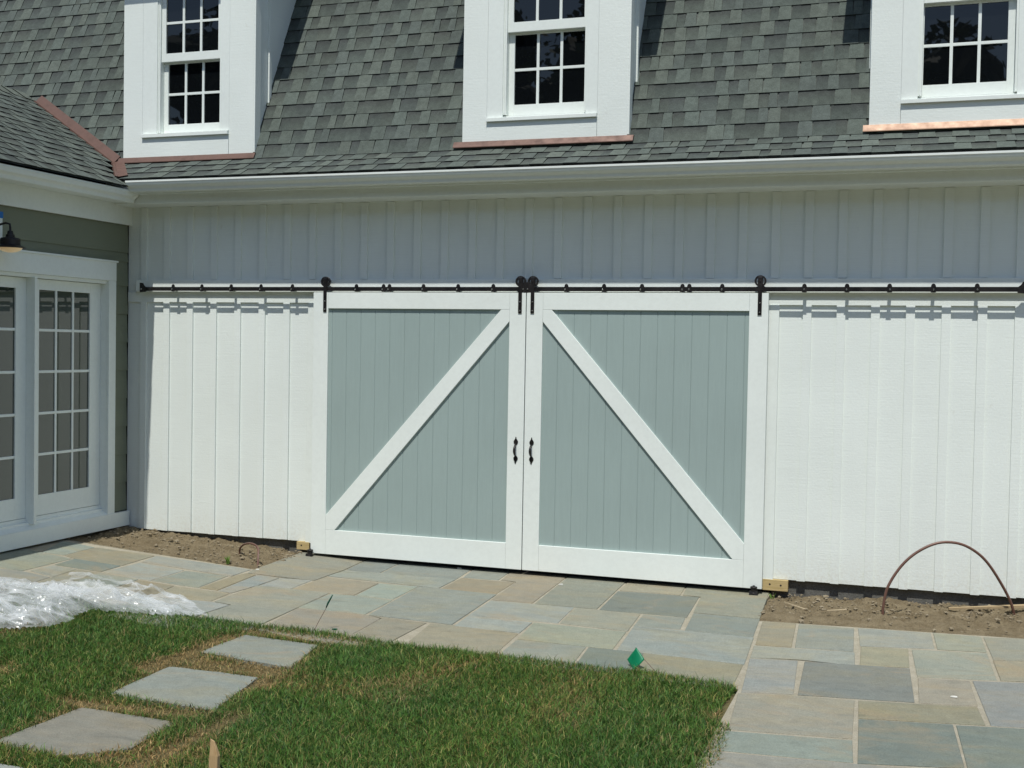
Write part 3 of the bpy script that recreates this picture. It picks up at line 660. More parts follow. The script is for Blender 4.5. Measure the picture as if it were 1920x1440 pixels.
# ------------------------------------------------------------------ shingled roofs
def shade_tone(t):
    return tuple(x*t for x in random.choice([(.093, .112, .098), (.098, .116, .100), (.090, .107, .096), (.102, .119, .102)]))
def course(mb, P0, U, D, Nn, s0, s1, a0, a1, dark=.62):
    """one course: from s0 (butt) to s1 (covered by the next) up the slope, between a0 and a1 along the eave"""
    a = a0-random.uniform(0, .3)
    pt = lambda a_, s_, h_: tuple(P0+U*a_+D*s_+Nn*h_)
    hb = .0070; wv = lambda q: .0022*noise.noise(Vector((q*1.3, s0*7, 4)))
    raised = random.random() < .5
    while a < a1:
        wd = random.uniform(.065, .145) if raised else random.uniform(.06, .165)
        c = a+wd; x0, x1 = max(a, a0), min(c, a1)
        if x1-x0 > .004:
            sl = random.uniform(.002, .010)
            if raised:
                t = random.choice([1.0, 1.02, .97, 1.05, .95, .90]); cl = tuple(min(1, q*t) for q in shade_tone(1))
                h0 = hb+.0035; h1 = .0035; e0 = min(sl, (x1-x0)/3)
                p = [pt(x0-.0, s0+wv(x0), h0), pt(x1+.0, s0+wv(x1), h0), pt(x1-e0, s1+.012, h1), pt(x0+e0, s1+.012, h1)]
                mb.quad(*p, col=cl)
                q = [pt(x0, s0+wv(x0), -.001), pt(x1, s0+wv(x1), -.001), pt(x1-e0, s1+.012, -.004), pt(x0+e0, s1+.012, -.004)]
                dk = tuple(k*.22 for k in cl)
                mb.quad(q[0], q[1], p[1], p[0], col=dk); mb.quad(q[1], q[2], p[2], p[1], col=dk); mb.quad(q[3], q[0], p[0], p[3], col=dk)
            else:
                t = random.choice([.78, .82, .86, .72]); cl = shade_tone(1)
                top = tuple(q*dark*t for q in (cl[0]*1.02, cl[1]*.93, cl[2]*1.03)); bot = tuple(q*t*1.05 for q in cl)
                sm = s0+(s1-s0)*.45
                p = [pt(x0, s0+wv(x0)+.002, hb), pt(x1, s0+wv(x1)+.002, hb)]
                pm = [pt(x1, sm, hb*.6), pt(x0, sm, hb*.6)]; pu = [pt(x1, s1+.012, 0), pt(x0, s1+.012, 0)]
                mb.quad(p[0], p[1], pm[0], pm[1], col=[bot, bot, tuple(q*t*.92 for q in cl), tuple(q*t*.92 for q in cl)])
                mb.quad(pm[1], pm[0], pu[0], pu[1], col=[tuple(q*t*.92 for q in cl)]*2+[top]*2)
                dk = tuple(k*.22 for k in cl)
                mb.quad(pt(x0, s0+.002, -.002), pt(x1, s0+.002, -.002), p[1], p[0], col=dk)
        a = c; raised = not raised if random.random() < .86 else raised
def vx(z):                                              # valley: where the wing roof meets the main roof
    return -3.47-(z-3.075)/.587
RIDGE_Z = 4.09
KY, KZ = -.02, 3.352                                     # the break between flare and steep slope
mb = MB()
E0 = Vector((0, -.415, 3.152)); flare = Vector((0, KY+.415, KZ-3.152)); FL = flare.length; Df = flare.normalized(); Nf = Vector((0, -Df.z, Df.y))
steep = Vector((0, 1, 2.1)).normalized(); Ns = Vector((0, -steep.z, steep.y)); K0 = Vector((0, KY, KZ))
U = Vector((1, 0, 0)); ex = .137
n_f = 3; ef = FL/n_f
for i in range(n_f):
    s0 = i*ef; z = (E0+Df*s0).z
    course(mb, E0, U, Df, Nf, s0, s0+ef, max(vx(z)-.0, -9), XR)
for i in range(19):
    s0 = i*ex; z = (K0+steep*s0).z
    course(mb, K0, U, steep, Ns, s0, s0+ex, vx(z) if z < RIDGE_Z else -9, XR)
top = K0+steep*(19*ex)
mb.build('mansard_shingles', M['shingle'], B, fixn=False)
mb = MB(); mb.m = 0
off = .006                                               # deck under the shingles, then the flatter upper roof
a_ = E0-Nf*off; k_ = K0-(Nf+Ns).normalized()*off; t_ = top-Ns*off
for p, q, xa, xb in ((a_, k_, -3.75, XR), (k_, t_, -9, XR)):
    mb.quad((xa, p.y, p.z), (xb, p.y, p.z), (xb, q.y, q.z), (xa, q.y, q.z))
mb.quad((-9, t_.y, t_.z), (XR, t_.y, t_.z), (XR, 4.1, t_.z+.9), (-9, 4.1, t_.z+.9))
mb.cur = (.1, .11, .1); mb.c = [(.1, .11, .1)]*len(mb.v)
mb.build('roof_deck', M['shingle'], B, fixn=False)

# copper valley between the two roofs
def roofpt(z):                                           # point of the valley line
    if z < KZ: y = -.415+(z-3.152)*(KY+.415)/(KZ-3.152)
    else: y = KY+(z-KZ)/2.1
    return Vector((vx(z), y, z))
mb = MB()
zs = [3.155, 3.25, KZ, 3.55, 3.8, 4.02]
for za, zb in zip(zs[:-1], zs[1:]):
    pa, pb = roofpt(za), roofpt(zb); nrm = Nf if za < KZ-.01 else Ns
    hgt = .018
    dv = (pb-pa).normalized(); r_ = dv.cross(nrm).normalized()
    if r_.x < 0: r_ = -r_
    wn = Vector((.587, 0, 1)).normalized(); l_ = dv.cross(wn).normalized()
    if l_.x > 0: l_ = -l_
    n1 = nrm*hgt; n2 = wn*hgt; wr, wl = .085, .036
    mb.quad(pa+n1+n2*.3, pa+r_*wr+n1, pb+r_*wr+n1, pb+n1+n2*.3)
    mb.quad(pa+l_*wl+n2, pa+n1+n2*.3, pb+n1+n2*.3, pb+l_*wl+n2)
    mb.quad(pa+r_*wr+n1, pa+r_*wr, pb+r_*wr, pb+r_*wr+n1)
    mb.quad(pa+l_*wl, pa+l_*wl+n2, pb+l_*wl+n2, pb+l_*wl)
    mb.tube([pa+n1*1.25, pb+n1*1.25], .007, 6)
    if abs(zb-KZ) < .01: mb.quad(pb+n1*1.2+n2*.3, pb+r_*wr+n1*1.2, pb+r_*wr+n1*1.2+dv*.02, pb+n1*1.2+n2*.3+dv*.02)
pe = roofpt(4.02); mb.tube([pe+Ns*.024+Vector((.005, 0, -.01)), pe+Ns*.03+Vector((-.05, -.01, -.02))], .008, 6)
mb.build('valley_flashing', M['copper_dull'], B)

# ------------------------------------------------------------------ dormers
def dormer(xl, xr, zb, seamL, seamR, opL, opR, gz, cols, label, bright, batten=True, flash=None):
    """gz = z levels: apron top, sill top, sash bottom, glass bottom, mid bars..., for a six over six window"""
    cx_ = (xl+xr)/2
    D = empty('dormer', (cx_, 0, zb), label, 'dormer', 'dormers on the mansard roof')
    ztop = 5.16; yb = 1.05
    mb = MB()
    # front wall with the window hole, cheeks
    wt = .05
    zo0, zo1 = gz['open0'], gz['open1']
    mb.box(xl+.002, opL-.02, .016, .06, zb+.002, ztop); mb.box(opR+.02, xr-.002, .016, .06, zb+.002, ztop)
    mb.box(opL-.02, opR+.02, .016, .06, zb+.002, zo0-.01); mb.box(opL-.02, opR+.02, .016, .06, zo1+.01, ztop)
    dz0 = 3.37
    for sx, xx in ((-1, xl), (1, xr)):
        a, c = (xx+.003, xx+.04) if sx < 0 else (xx-.04, xx-.003)
        mb.prism([(.0165, zb+.01), (.0165, ztop), (yb, ztop), (yb, dz0+2.1*yb-.2), (.10, zb+.02)], a, c, 0)
    mb.build('dormer_walls', M['siding'], D)
    # corner boards and casings
    mb = MB()
    mb.box(xl, seamL-.001, -.006, .0155, zb, ztop-.02, .001); mb.build('corner_board', M['siding'], D)
    mb = MB(); mb.box(seamR+.001, xr, -.006, .0155, zb, ztop-.02, .001)
    mb.box(xr-.0028, xr+.016, -.004, .085, zb+.02, ztop-.02, .001); mb.build('corner_board', M['siding'], D)
    mb = MB()
    if batten:
        mb.box(xr-.003, xr+.020, .222, .262, dz0+2.1*.222-.06, ztop-.02, .001)
        mb.build('cheek_batten', M['siding'], D)
        mb = MB(); mb.box(xl-.020, xl+.003, .222, .262, dz0+2.1*.222-.06, ztop-.02, .001); mb.build('cheek_batten', M['siding'], D)
    mb = MB()
    mb.box(seamL, opL, -.0055, .0155, gz['sill']-.0, ztop-.1, .001); mb.box(opR, seamR, -.0055, .0155, gz['sill'], ztop-.1, .001)
    mb.box(opL, opR, -.0052, .0155, zo1, ztop-.1, .001)
    mb.build('window_casing', M['trim'], D)
    mb = MB(); mb.box(seamL+.001, seamR-.001, -.012, .0150, zb+.001, gz['apron'], .0015); mb.build('apron_board', M['siding'], D)
    mb = MB(); mb.prism([(-.034, gz['apron']+.0005), (-.034, gz['sill']-.006), (.06, gz['sill']+.010), (.06, gz['apron']+.0005)], seamL, seamR, 0, bev=.0015); mb.build('window_sill', M['trim'], D)
    # frame with a channel
    mb = MB()
    fw = .026
    mb.box(opL, opL+fw, .004, .14, zo0, zo1); mb.box(opR-fw*.6, opR, .004, .14, zo0, zo1); mb.box(opL, opR, .005, .14, zo1-.02, zo1-.0005)
    mb.box(opL+.009, opL+.014, -.001, .01, zo0+.01, zo1); mb.build('window_frame', M['trim'], D)
    gl, gr_ = cols[0], cols[1]
    def sash(z0, z1, g0_, g1_, y0, y1, nm):
        mb = MB(); a, c = opL+fw+.001, opR-fw*.6-.001
        mb.box(a, gl, y0, y1, z0, z1, .001); mb.box(gr_, c, y0, y1, z0, z1, .001)
        mb.box(gl, gr_, y0, y1, z0, g0_, .001); mb.box(gl, gr_, y0, y1, g1_, z1, .001)
        mw = .011
        for k in (1, 2):
            xm = gl+(gr_-gl)*k/3; mb.box(xm-mw, xm+mw, y0+.004, y0+.024, g0_-.001, g1_+.001, .002)
        zm = (g0_+g1_)/2; mb.box(gl-.001, gr_+.001, y0+.0055, y0+.022, zm-mw, zm+mw, .002)
        s_ = mb.build(nm, M['trim'], D)
        mb = MB(); mb.box(gl-.004, gr_+.004, y0+.014, y0+.018, g0_-.004, g1_+.004); mb.build('glass', M['glass'], s_)
    sash(zo0, gz['meet1'], gz['g0'], gz['g1'], .062, .098, 'lower_sash')
    H_ = gz['g1']-gz['g0']
    sash(gz['meet0'], zo1-.021, gz['g2'], gz['g2']+H_, .022, .058, 'upper_sash')
    # dark room behind, with a pale shade just visible in the left window
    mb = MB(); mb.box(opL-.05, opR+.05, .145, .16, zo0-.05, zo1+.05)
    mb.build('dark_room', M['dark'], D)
    # little gable roof of the dormer, above the picture but throwing its shadow on the shingles
    mb = MB(); oh = .185; pk = ztop+.62
    for sx in (-1, 1):
        e = cx_+sx*((xr-xl)/2+oh)
        mb.prism([(e, ztop-.0), (cx_, pk), (cx_, pk+.09), (e, ztop+.09)], -.2, 1.3, 1, col=(.1, .11, .1))
    mb.build('dormer_roof', M['shingle'], D)
    mb = MB(); mb.prism([(xl, ztop+.001), (xr, ztop+.001), (cx_, pk-.09)], .0, .05, 1)
    mb.box(xl-oh, xr+oh, -.195, .9, ztop-.012, ztop-.001); mb.build('gable_trim', M['cornice'], D)
    # copper at the foot
    mb = MB(); f0, f1, zf0, zf1 = flash
    n_ = 24; r_ = random.Random(int(abs(cx_*100)))
    for i in range(n_):
        a, c = f0+(f1-f0)*i/n_, f0+(f1-f0)*(i+1)/n_; za = zb
        j = lambda: .0012*r_.uniform(-1, 1)
        mb.quad((a, -.046, zb-.034), (c, -.046, zb-.034), (c, -.018, zb+.012), (a, -.018, zb+.012))
        mb.quad((a, -.046, zb-.040), (c, -.046, zb-.040), (c, -.046, zb-.034), (a, -.046, zb-.034))
    mb.quad((f0, -.018, zb+.012), (f1, -.018, zb+.012), (f1, .03, zb+.012), (f0, .03, zb+.012))
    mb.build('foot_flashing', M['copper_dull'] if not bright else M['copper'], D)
    return D
def gzl(o, apron, sill, s0, g0_, g1_, m0, m1, g2_):
    return dict(apron=apron+o, sill=sill+o, open0=s0+o, g0=g0_+o, g1=g1_+o, meet0=m0+o, meet1=m1+o, g2=g2_+o, open1=g2_+o+(g1_-g0_)+.075)
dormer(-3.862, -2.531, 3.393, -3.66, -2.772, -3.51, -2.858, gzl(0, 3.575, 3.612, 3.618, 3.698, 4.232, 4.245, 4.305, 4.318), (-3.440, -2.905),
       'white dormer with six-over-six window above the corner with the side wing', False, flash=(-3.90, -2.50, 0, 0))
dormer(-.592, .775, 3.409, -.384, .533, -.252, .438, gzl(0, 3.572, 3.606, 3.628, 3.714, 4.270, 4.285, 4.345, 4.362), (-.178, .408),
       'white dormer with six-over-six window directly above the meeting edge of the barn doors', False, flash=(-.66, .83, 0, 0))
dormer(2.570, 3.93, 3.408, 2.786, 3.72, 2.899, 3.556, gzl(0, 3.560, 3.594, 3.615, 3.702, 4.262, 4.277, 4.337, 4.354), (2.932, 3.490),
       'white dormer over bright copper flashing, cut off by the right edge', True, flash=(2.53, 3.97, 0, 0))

# ------------------------------------------------------------------ side wing
Wg = empty('side_wing', (-3.8, -2.5, 0), 'low sage-green wing with white cornice and glazed doors left of the barn doors', 'building')
YE = -5.6
mb = MB()                                                # tapered lap boards
z = .244; hole = (-2.32, -.218)
def lap(y0, y1, z0, z1):
    for k in range(1):
        mb.prism([(XW-.02, z0), (XW+.010, z0), (XW-.002, z1+.012), (XW-.02, z1+.012)], y0, y1, 1)
lz = [.244+.2515*i for i in range(11)]
for i in range(10):
    z0, z1 = lz[i], lz[i+1]
    if z0 < 2.44:
        lap(-.217, -.0178, z0, z1); lap(YE, hole[0], z0, z1)
    else: lap(YE, -.0178, 2.4695, 2.553); lap(YE, -.0178, 2.553, 2.82); break
lap(YE, -.0178, 2.5075, 2.80) if False else None
mb.build('lap_siding', M['sage'], Wg)
mb = MB()
mb.box(XW-.12, XW-.021, -.27, -.0, .09, 3.0); mb.box(XW-.12, XW-.021, YE, -2.28, .09, 3.0); mb.box(XW-.12, XW-.021, -2.28, -.27, 2.42, 3.0)
mb.box(-6.5, XW-.13, YE, YE+.1, -.1, 3.0); mb.box(-6.6, -6.5, YE, 0, -.1, 3.0)
mb.build('wall_core', M['interior'], Wg)
mb = MB(); mb.box(-6.45, XW-.2, -5.4, -.1, -.1, .25); mb.build('room_floor', M['interior'], Wg)
mb = MB(); mb.box(XW+.0105, XW+.045, YE, -.019, .106, .2345, .002); mb.build('skirt_board', M['trim'], Wg)
mb = MB(); mb.box(XW-.3, XW-.03, YE, -.02, -.3, .088); mb.build('foundation', M['concrete'], Wg)
mb = MB(); mb.box(XW+.0105, XW+.038, YE, -.002, 2.80, 2.975, .0015); mb.build('frieze_board', M['cornice'], Wg)
mb = MB(); mb.box(XW-.02, XW+.18, YE, -.256, 2.9755, 2.99); mb.box(XW+.16, XW+.185, YE, -.2535, 2.9752, 3.07); mb.build('soffit', M['cornice'], Wg)
gutter(1, YE, -.262, .30, 3.062, 2.965, .187, 'gutter', Wg)
# door casing, jambs, sill
mb = MB()
mb.box(XW+.0105, XW+.034, -.312, -.217, .235, 2.29, .002); mb.box(XW+.0105, XW+.034, -2.30, -2.215, .235, 2.29, .002)
mb.box(XW+.0105, XW+.036, -2.30, -.217, 2.2905, 2.452, .002); mb.box(XW+.0105, XW+.050, -2.31, -.208, 2.452, 2.468, .002)
mb.build('door_casing', M['trim'], Wg)
mb = MB()
mb.box(XW-.12, XW+.010, -.3115, -.270, .24, 2.29); mb.box(XW-.12, XW+.010, -2.27, -2.215, .24, 2.29); mb.box(XW-.12, XW+.010, -2.215, -.3115, 2.262, 2.2895)
mb.prism([(XW-.12, .315), (XW-.050, .315), (XW-.049, .285), (XW-.02, .283), (XW-.019, .262), (XW+.040, .236), (XW+.040, .2352), (XW-.12, .2352)], -2.215, -.3117, 1)
mb.build('door_frame', M['trim'], Wg)
def pdoor(y0, y1, g0_, g1_, ncol):
    mb = MB(); X0, X1 = XW-.098, XW-.055; zb_, zt_ = .318, 2.258; gz0, gz1 = .488, 2.172
    mb.box(X0, X1, y0, g0_, zb_, zt_, .002); mb.box(X0, X1, g1_, y1, zb_, zt_, .002)
    mb.box(X0, X1, g0_, g1_, zb_, gz0, .002); mb.box(X0, X1, g0_, g1_, gz1, zt_, .002)
    lv = [.820, 1.158, 1.500, 1.842]
    for z in lv: mb.box(X1-.024, X1-.004, g0_-.001, g1_+.001, z-.011, z+.011, .003)
    for k in range(1, ncol):
        ym = g0_+(g1_-g0_)*k/ncol; mb.box(X1-.0235, X1-.0045, ym-.011, ym+.011, gz0-.001, gz1+.001, .003)
    d = mb.build('glazed_door', M['trim'], Wg)
    mb = MB(); mb.box(X1-.020, X1-.014, g0_-.004, g1_+.004, gz0-.004, gz1+.004); mb.build('glass', M['doorglass'], d)
pdoor(-1.205, -.3125, -1.085, -.454, 3); pdoor(-2.21, -1.235, -1.985, -1.352, 3)
mb = MB(); mb.box(XW-.099, XW+.030, -1.2345, -1.2055, .270, 2.262, .002); mb.build('astragal', M['trim'], Wg)
mb = MB(); mb.box(XW-.14, XW-.13, -2.2, -.3, .3, 2.27); mb.build('room_shade', M['dark'], Wg)
# wing roof
mb = MB(); Wd = Vector((-1, 0, .587)).normalized(); Wn = Vector((.587, 0, 1)).normalized()
W0 = Vector((-3.485, 0, 3.084)); i = 0
while True:
    s0 = i*ex; z = (W0+Wd*s0).z
    if z > RIDGE_Z-.03: break
    yv = roofpt(max(z, 3.155)).y-.02
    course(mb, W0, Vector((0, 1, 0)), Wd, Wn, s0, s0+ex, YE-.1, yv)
    i += 1
rz = W0+Wd*(i*ex)
cap = []
for k in range(40):
    y1 = .35-k*.15; dk = random.uniform(.8, 1.05); cl = tuple(q*dk for q in (.108, .125, .105))
    for sx in (1, -1):
        mb.quad((rz.x+sx*.15, y1-.17, rz.z-.085+.012), (rz.x, y1-.17, rz.z+.018), (rz.x, y1, rz.z+.008), (rz.x+sx*.15, y1, rz.z-.085), col=cl)
mb.build('wing_shingles', M['shingle'], Wg, fixn=False)
mb = MB(); mb.cur = (.1, .11, .1)
mb.quad((-3.485, YE-.1, 3.076), (rz.x, YE-.1, rz.z-.008), (rz.x, .38, rz.z-.008), (-3.485, -.45, 3.076))
mb.quad((rz.x, YE-.1, rz.z), (-6.9, YE-.1, 3.076), (-6.9, .9, 3.076), (rz.x, .9, rz.z))
mb.prism([(-6.5, 3.0), (-3.82, 3.0), (rz.x, rz.z-.05)], YE, YE+.05, 1)
mb.build('roof_deck', M['shingle'], Wg, fixn=False)

# ------------------------------------------------------------------ sliding barn doors
DH, DW = 2.2, 1.891
def barn_door(sg, label):
    D = empty('barn_door', (sg*DW/2, -.05, 0), label, 'barn door', 'pair of sliding barn doors')
    X = lambda a: (a if sg > 0 else -a)*.9967+.0099
    def bx(mb, a, c, *r, **k):
        a, c = sorted((X(a), X(c))); mb.box(a, c, *r, **k)
    si, so_, zr, zt = .139, DW-.139, .206, 2.067
    yf, yb_ = -.100, -.055
    mb = MB()
    bx(mb, .0035, si, yf, yb_, 0, DH, bev=.0022); bx(mb, so_, DW, yf, yb_, 0, DH, bev=.0022)
    bx(mb, si+.0006, so_-.0006, yf, yb_, 0, zr, bev=.0022); bx(mb, si+.0006, so_-.0006, yf, yb_, zt, DH, bev=.0022)
    mb.build('frame', M['doorwhite'], D)
    mb = MB()                                            # tongue and groove boards
    a = si-.01; pt_ = .1325
    while a < so_+.01:
        c = min(a+pt_, so_+.012); lo, hi = sorted((X(a), X(c)))
        mb.prism([(lo, -.070), (lo, -.0785), (lo+.0035, -.082), (hi-.0035, -.082), (hi, -.0785), (hi, -.070)], zr-.008, zt+.008, 2)
        a += pt_
    mb.build('panel', M['panel'], D)
    mb = MB()
    poly = [(so_-.0008, zr+.0008), (so_-.0008, .331), (.211, zt-.0008), (si+.0008, zt-.0008), (si+.0008, 1.973), (1.669, zr+.0008)]
    mb.prism([(X(p[0]), p[1]) for p in poly], yf+.0004, -.0705, 1, bev=.0022); mb.build('brace', M['doorwhite'], D)
    # handle
    hx = X(.066); mb = MB(); zc = .951
    spade = [(0, 0), (.009, .006), (.018, .020), (.0185, .030), (.012, .042), (.005, .052), (.004, .062), (0, .068)]
    for s_ in (1, -1):
        pl = [(hx+p[0], zc+s_*(.040+p[1])) for p in spade]+[(hx-p[0], zc+s_*(.040+p[1])) for p in spade[::-1][1:-1]]
        mb.prism(pl, -.1045, -.1002, 1, bev=.001)
    sp = []
    for k in range(13):
        t = k/12; sp.append((hx, -.104-.036*math.sin(math.pi*t)**.6, zc+.048-.096*t))
    mb.tube(sp, [.0055+.005*math.sin(math.pi*k/12) for k in range(13)], 10)
    smooth_angle(mb.build('handle', M['black'], D), 40)
    # hangers: strap over a grooved wheel
    for hx in (.062, 1.832) if sg > 0 else (-.041, -1.766):
        mb = MB()
        mb.box(hx-.0150, hx+.0150, -.1065, -.1005, 2.037, 2.316, .0012)
        mb.prism([(-.1065, 2.3155), (-.1040, 2.328), (-.078, 2.330), (-.070, 2.322), (-.070, 2.300), (-.075, 2.300), (-.076, 2.324), (-.1005, 2.322), (-.1005, 2.3155)], hx-.0150, hx+.0150, 0)
        hg = mb.build('hanger_strap', M['black'], D)
        mb = MB()
        bm = bmesh.new(); R1, R0, n_ = .043, .030, 32; yy = (-.1002, -.0790)
        zc2 = 2.2895
        rings = []
        for (rr, y_) in ((R0, yy[0]), (R1, yy[0]), (R1, yy[0]+.007), (R1-.005, yy[0]+.011), (R1-.005, yy[1]-.011), (R1, yy[1]-.007), (R1, yy[1]), (R0, yy[1])):
            rings.append([bm.verts.new((hx+rr*math.cos(2*math.pi*k/n_), y_, zc2+rr*math.sin(2*math.pi*k/n_))) for k in range(n_)])
        for a in range(len(rings)):
            r1_, r2_ = rings[a], rings[(a+1) % len(rings)]
            for k in range(n_): bm.faces.new((r1_[k], r1_[(k+1) % n_], r2_[(k+1) % n_], r2_[k]))
        mb.bm(bm); mb.box(hx-.019, hx+.019, -.0985, -.082, zc2-.036, zc2+.036); mb.box(hx-.004, hx+.004, -.112, -.072, zc2-.004, zc2+.004, .001)
        smooth_angle(mb.build('wheel', M['black'], hg), 40)
        mb = MB()
        for zz in (2.127, 2.058): mb.lathe([(.0, .0), (.0062, 0), (.0062, -.003), (.004, -.006), (0, -.0065)], (hx, -.1066, zz), 'y', 12)
        smooth_angle(mb.build('bolt', M['steel'], hg), 40)
    return D
barn_door(-1, 'left barn door, grey-green boards with white brace rising to the right')
barn_door(1, 'right barn door, grey-green boards with white brace falling to the right')

# ------------------------------------------------------------------ tracks
def track(x0, x1, clips, label, stopL, stopR):
    T = empty('door_track', (x0, -.045, 2.23), label, 'track', 'black rails above the barn doors')
    mb = MB(); mb.box(x0, x1, -.0945, -.0875, 2.2125, 2.2465, .001); mb.build('rail', M['black'], T)
    for cx_ in clips:
        mb = MB()
        pl = [(cx_-.0175, 2.207)]+[(cx_-.0175+.0, 2.247)]+[(cx_+.0155*math.cos(a), 2.254+.0155*math.sin(a)) for a in [math.pi*(1-k/10) for k in range(11)]]+[(cx_+.0175, 2.247), (cx_+.0175, 2.207)]
        mb.prism(pl, -.0985, -.0948, 1, bev=.0008)
        mb.lathe([(.0, .0), (.0125, 0), (.0125, .042), (0, .042)], (cx_, -.0873, 2.2295), 'y', 14)
        c = mb.build('rail_clip', M['black'], T)
        mb = MB(); mb.lathe([(.0, .0), (.0068, 0), (.0065, -.003), (.004, -.0065), (0, -.007)], (cx_+(-.012 if cx_ < 1 else -.003 if cx_ < 2.6 else .002), -.0986, 2.2275), 'y', 12)
        mb.build('bolt', M['steel'], c)
    for xs_, s_ in ((stopL, 1), (stopR, -1)):
        if xs_ is None: continue
        mb = MB()
        pl = [(0, 2.198), (.062, 2.204), (.066, 2.240), (.040, 2.262), (.028, 2.282), (0, 2.284)]
        mb.prism([(xs_+s_*p[0], p[1]) for p in pl], -.1005, -.0868, 1, bev=.0015); mb.build('end_stop', M['black'], T)
        mb = MB(); mb.lathe([(.0, .0), (.0068, 0), (.0065, -.003), (.004, -.0065), (0, -.007)], (xs_+s_*.018, -.1006, 2.2275), 'y', 12); mb.build('bolt', M['steel'], T)
track(-3.60, -.004, [-3.261, -2.968, -2.674, -2.381, -2.078, -1.478, -1.231, -1.178, -.874, -.571, -.27], 'left black door track, running from the wall corner over the left door', -3.608, -.001)
track(.004, 3.62, [.337, .640, .939, 1.251, 1.303, 1.551, 1.845, 2.151, 2.452, 2.746, 3.042, 3.331], 'right black door track, running over the right door to the photo edge', .001, 3.655)

# blocks and floor guides
def block(x0, x1, z0, z1, y0, label, holes):
    o = empty('wood_block', ((x0+x1)/2, y0, z0), label, 'wood block', 'raw wood blocks at the feet of the doors')
    mb = MB(); mb.box(x0, x1, y0, .034, z0, z1, .0015); mb.build('block', M['treated'], o)
    for hx, hz in holes:
        mb = MB(); mb.lathe([(0, .0), (.007, 0), (.007, -.0012), (0, -.0012)], (hx, y0-.0002, hz), 'y', 12)
        mb.build('screw_hole', M['dark'], o)
block(-2.045, -1.925, .008, .0745, -.032, 'raw wood block beside the foot of the left door', [(-2.0, .045)])
block(1.892, 2.078, -.016, .0655, -.032, 'raw wood block with two screw holes beside the foot of the right door', [(1.945, .030), (2.026, .027)])
def guide(x, gx, label):
    o = empty('door_guide', (x, -.09, gx), label, 'door guide', 'black roller guides on the patio')
    z = gx
    mb = MB(); mb.box(x-.033, x+.033, -.155, -.075, z+.001, z+.006, .001); mb.build('base_plate', M['black'], o)
    mb = MB()
    mb.lathe([(0, 0), (.024, 0), (.026, .004), (.026, .010), (.022, .014), (.022, .040), (.026, .044), (.026, .052), (.022, .056), (.010, .058), (.008, .064), (0, .065)], (x, -.130, z+.006), 'z', 18)
    smooth_angle(mb.build('roller', M['black'], o), 40)
    mb = MB(); mb.prism([(-.156, z+.006), (-.150, z+.030), (-.142, z+.030), (-.136, z+.006)], x-.03, x+.03, 0); mb.build('bracket', M['black'], o)
guide(-1.862, -.028, 'small black roller guide at the outer foot of the left door')
guide(1.840, -.040, 'small black roller guide at the outer foot of the right door')
# ------------------------------------------------------------------ wall lamp
lx, ly = -3.62, -1.68
L = empty('wall_lamp', (-3.77, ly, 2.60), 'black gooseneck barn lamp on the sage wall above the glazed doors', 'wall lamp')
mb = MB(); mb.box(XW+.004, XW+.030, ly-.13, ly+.085, 2.53, 2.72, .002); mb.build('mount_block', M['trim'], L)
mb = MB(); mb.box(XW+.004, XW+.0325, ly-.12, ly+.088, 2.695, 2.745); mb.build('masking_tape', M['bluetape'], L)
mb = MB(); mb.lathe([(0, .030), (.055, .030), (.055, .038), (.030, .052), (0, .054)], (XW, ly-.045, 2.60), 'x', 24); smooth_angle(mb.build('wall_plate', M['black'], L), 40)
mb = MB(); mb.tube([(XW+.05, ly-.045, 2.60), (XW+.08, ly-.04, 2.615), (XW+.11, ly-.03, 2.635), (lx-.03, ly-.015, 2.648), (lx-.005, ly, 2.640), (lx, ly, 2.610), (lx, ly, 2.58)], .0085, 10, cap=True); smooth_angle(mb.build('arm', M['black'], L), 60)
mb = MB(); zz = 2.462
mb.lathe([(0, .128), (.020, .126), (.024, .10), (.032, .098), (.034, .078), (.068, .070), (.074, .060), (.074, .022), (.082, .014), (.112, .002), (.118, -.004), (.114, -.006), (.078, .008), (.0, .008)], (lx, ly, zz), 'z', 32)
smooth_angle(mb.build('lamp_shade', M['black'], L), 30)
mb = MB(); mb.lathe([(.088, .004), (.086, -.008), (.070, -.022), (.045, -.033), (.018, -.038), (.001, -.039)], (lx, ly, zz), 'z', 28); smooth_angle(mb.build('glass_bowl', M['lampglass'], L), 60)

# ------------------------------------------------------------------ marker flags
F1 = empty('marker_flag', (1.655, -2.57, -.04), 'square green marker flag leaning at the edge of the lawn', 'marker flag', 'green marker flags')
mb = MB(); mb.tube([(1.668, -2.585, -.06), (1.60, -2.53, -.018), (1.53, -2.475, .022), (1.478, -2.44, .066)], .0016, 6); mb.build('wire', M['wire'], F1)
mb = MB(); V = []; F_ = []; nu = 8
c0, c1, c2, c3 = Vector((1.543, -2.483, .016)), Vector((1.483, -2.440, .068)), Vector((1.437, -2.452, -.004)), Vector((1.487, -2.50, -.050))
for th in (0, .0012):
    for j in range(nu+1):
        for i in range(nu+1):
            u_, v_ = i/nu, j/nu; p = (c0.lerp(c1, u_)).lerp(c3.lerp(c2, u_), v_)
            p = p+Vector((.35, -.85, .2))*(.010*math.sin(v_*3.4+u_*1.5)+th); V.append(p[:])
k = (nu+1)**2
for j in range(nu):
    for i in range(nu):
        a = j*(nu+1)+i; q = (a, a+1, a+nu+2, a+nu+1); F_.append(q); F_.append(tuple(x+k for x in q[::-1]))
ed = [i for i in range(nu+1)]+[(j+1)*(nu+1)-1 for j in range(1, nu+1)]+[nu*(nu+1)+i for i in range(nu-1, -1, -1)]+[j*(nu+1) for j in range(nu-1, 0, -1)]
for a, c in zip(ed, ed[1:]+ed[:1]): F_.append((a, a+k, c+k, c))
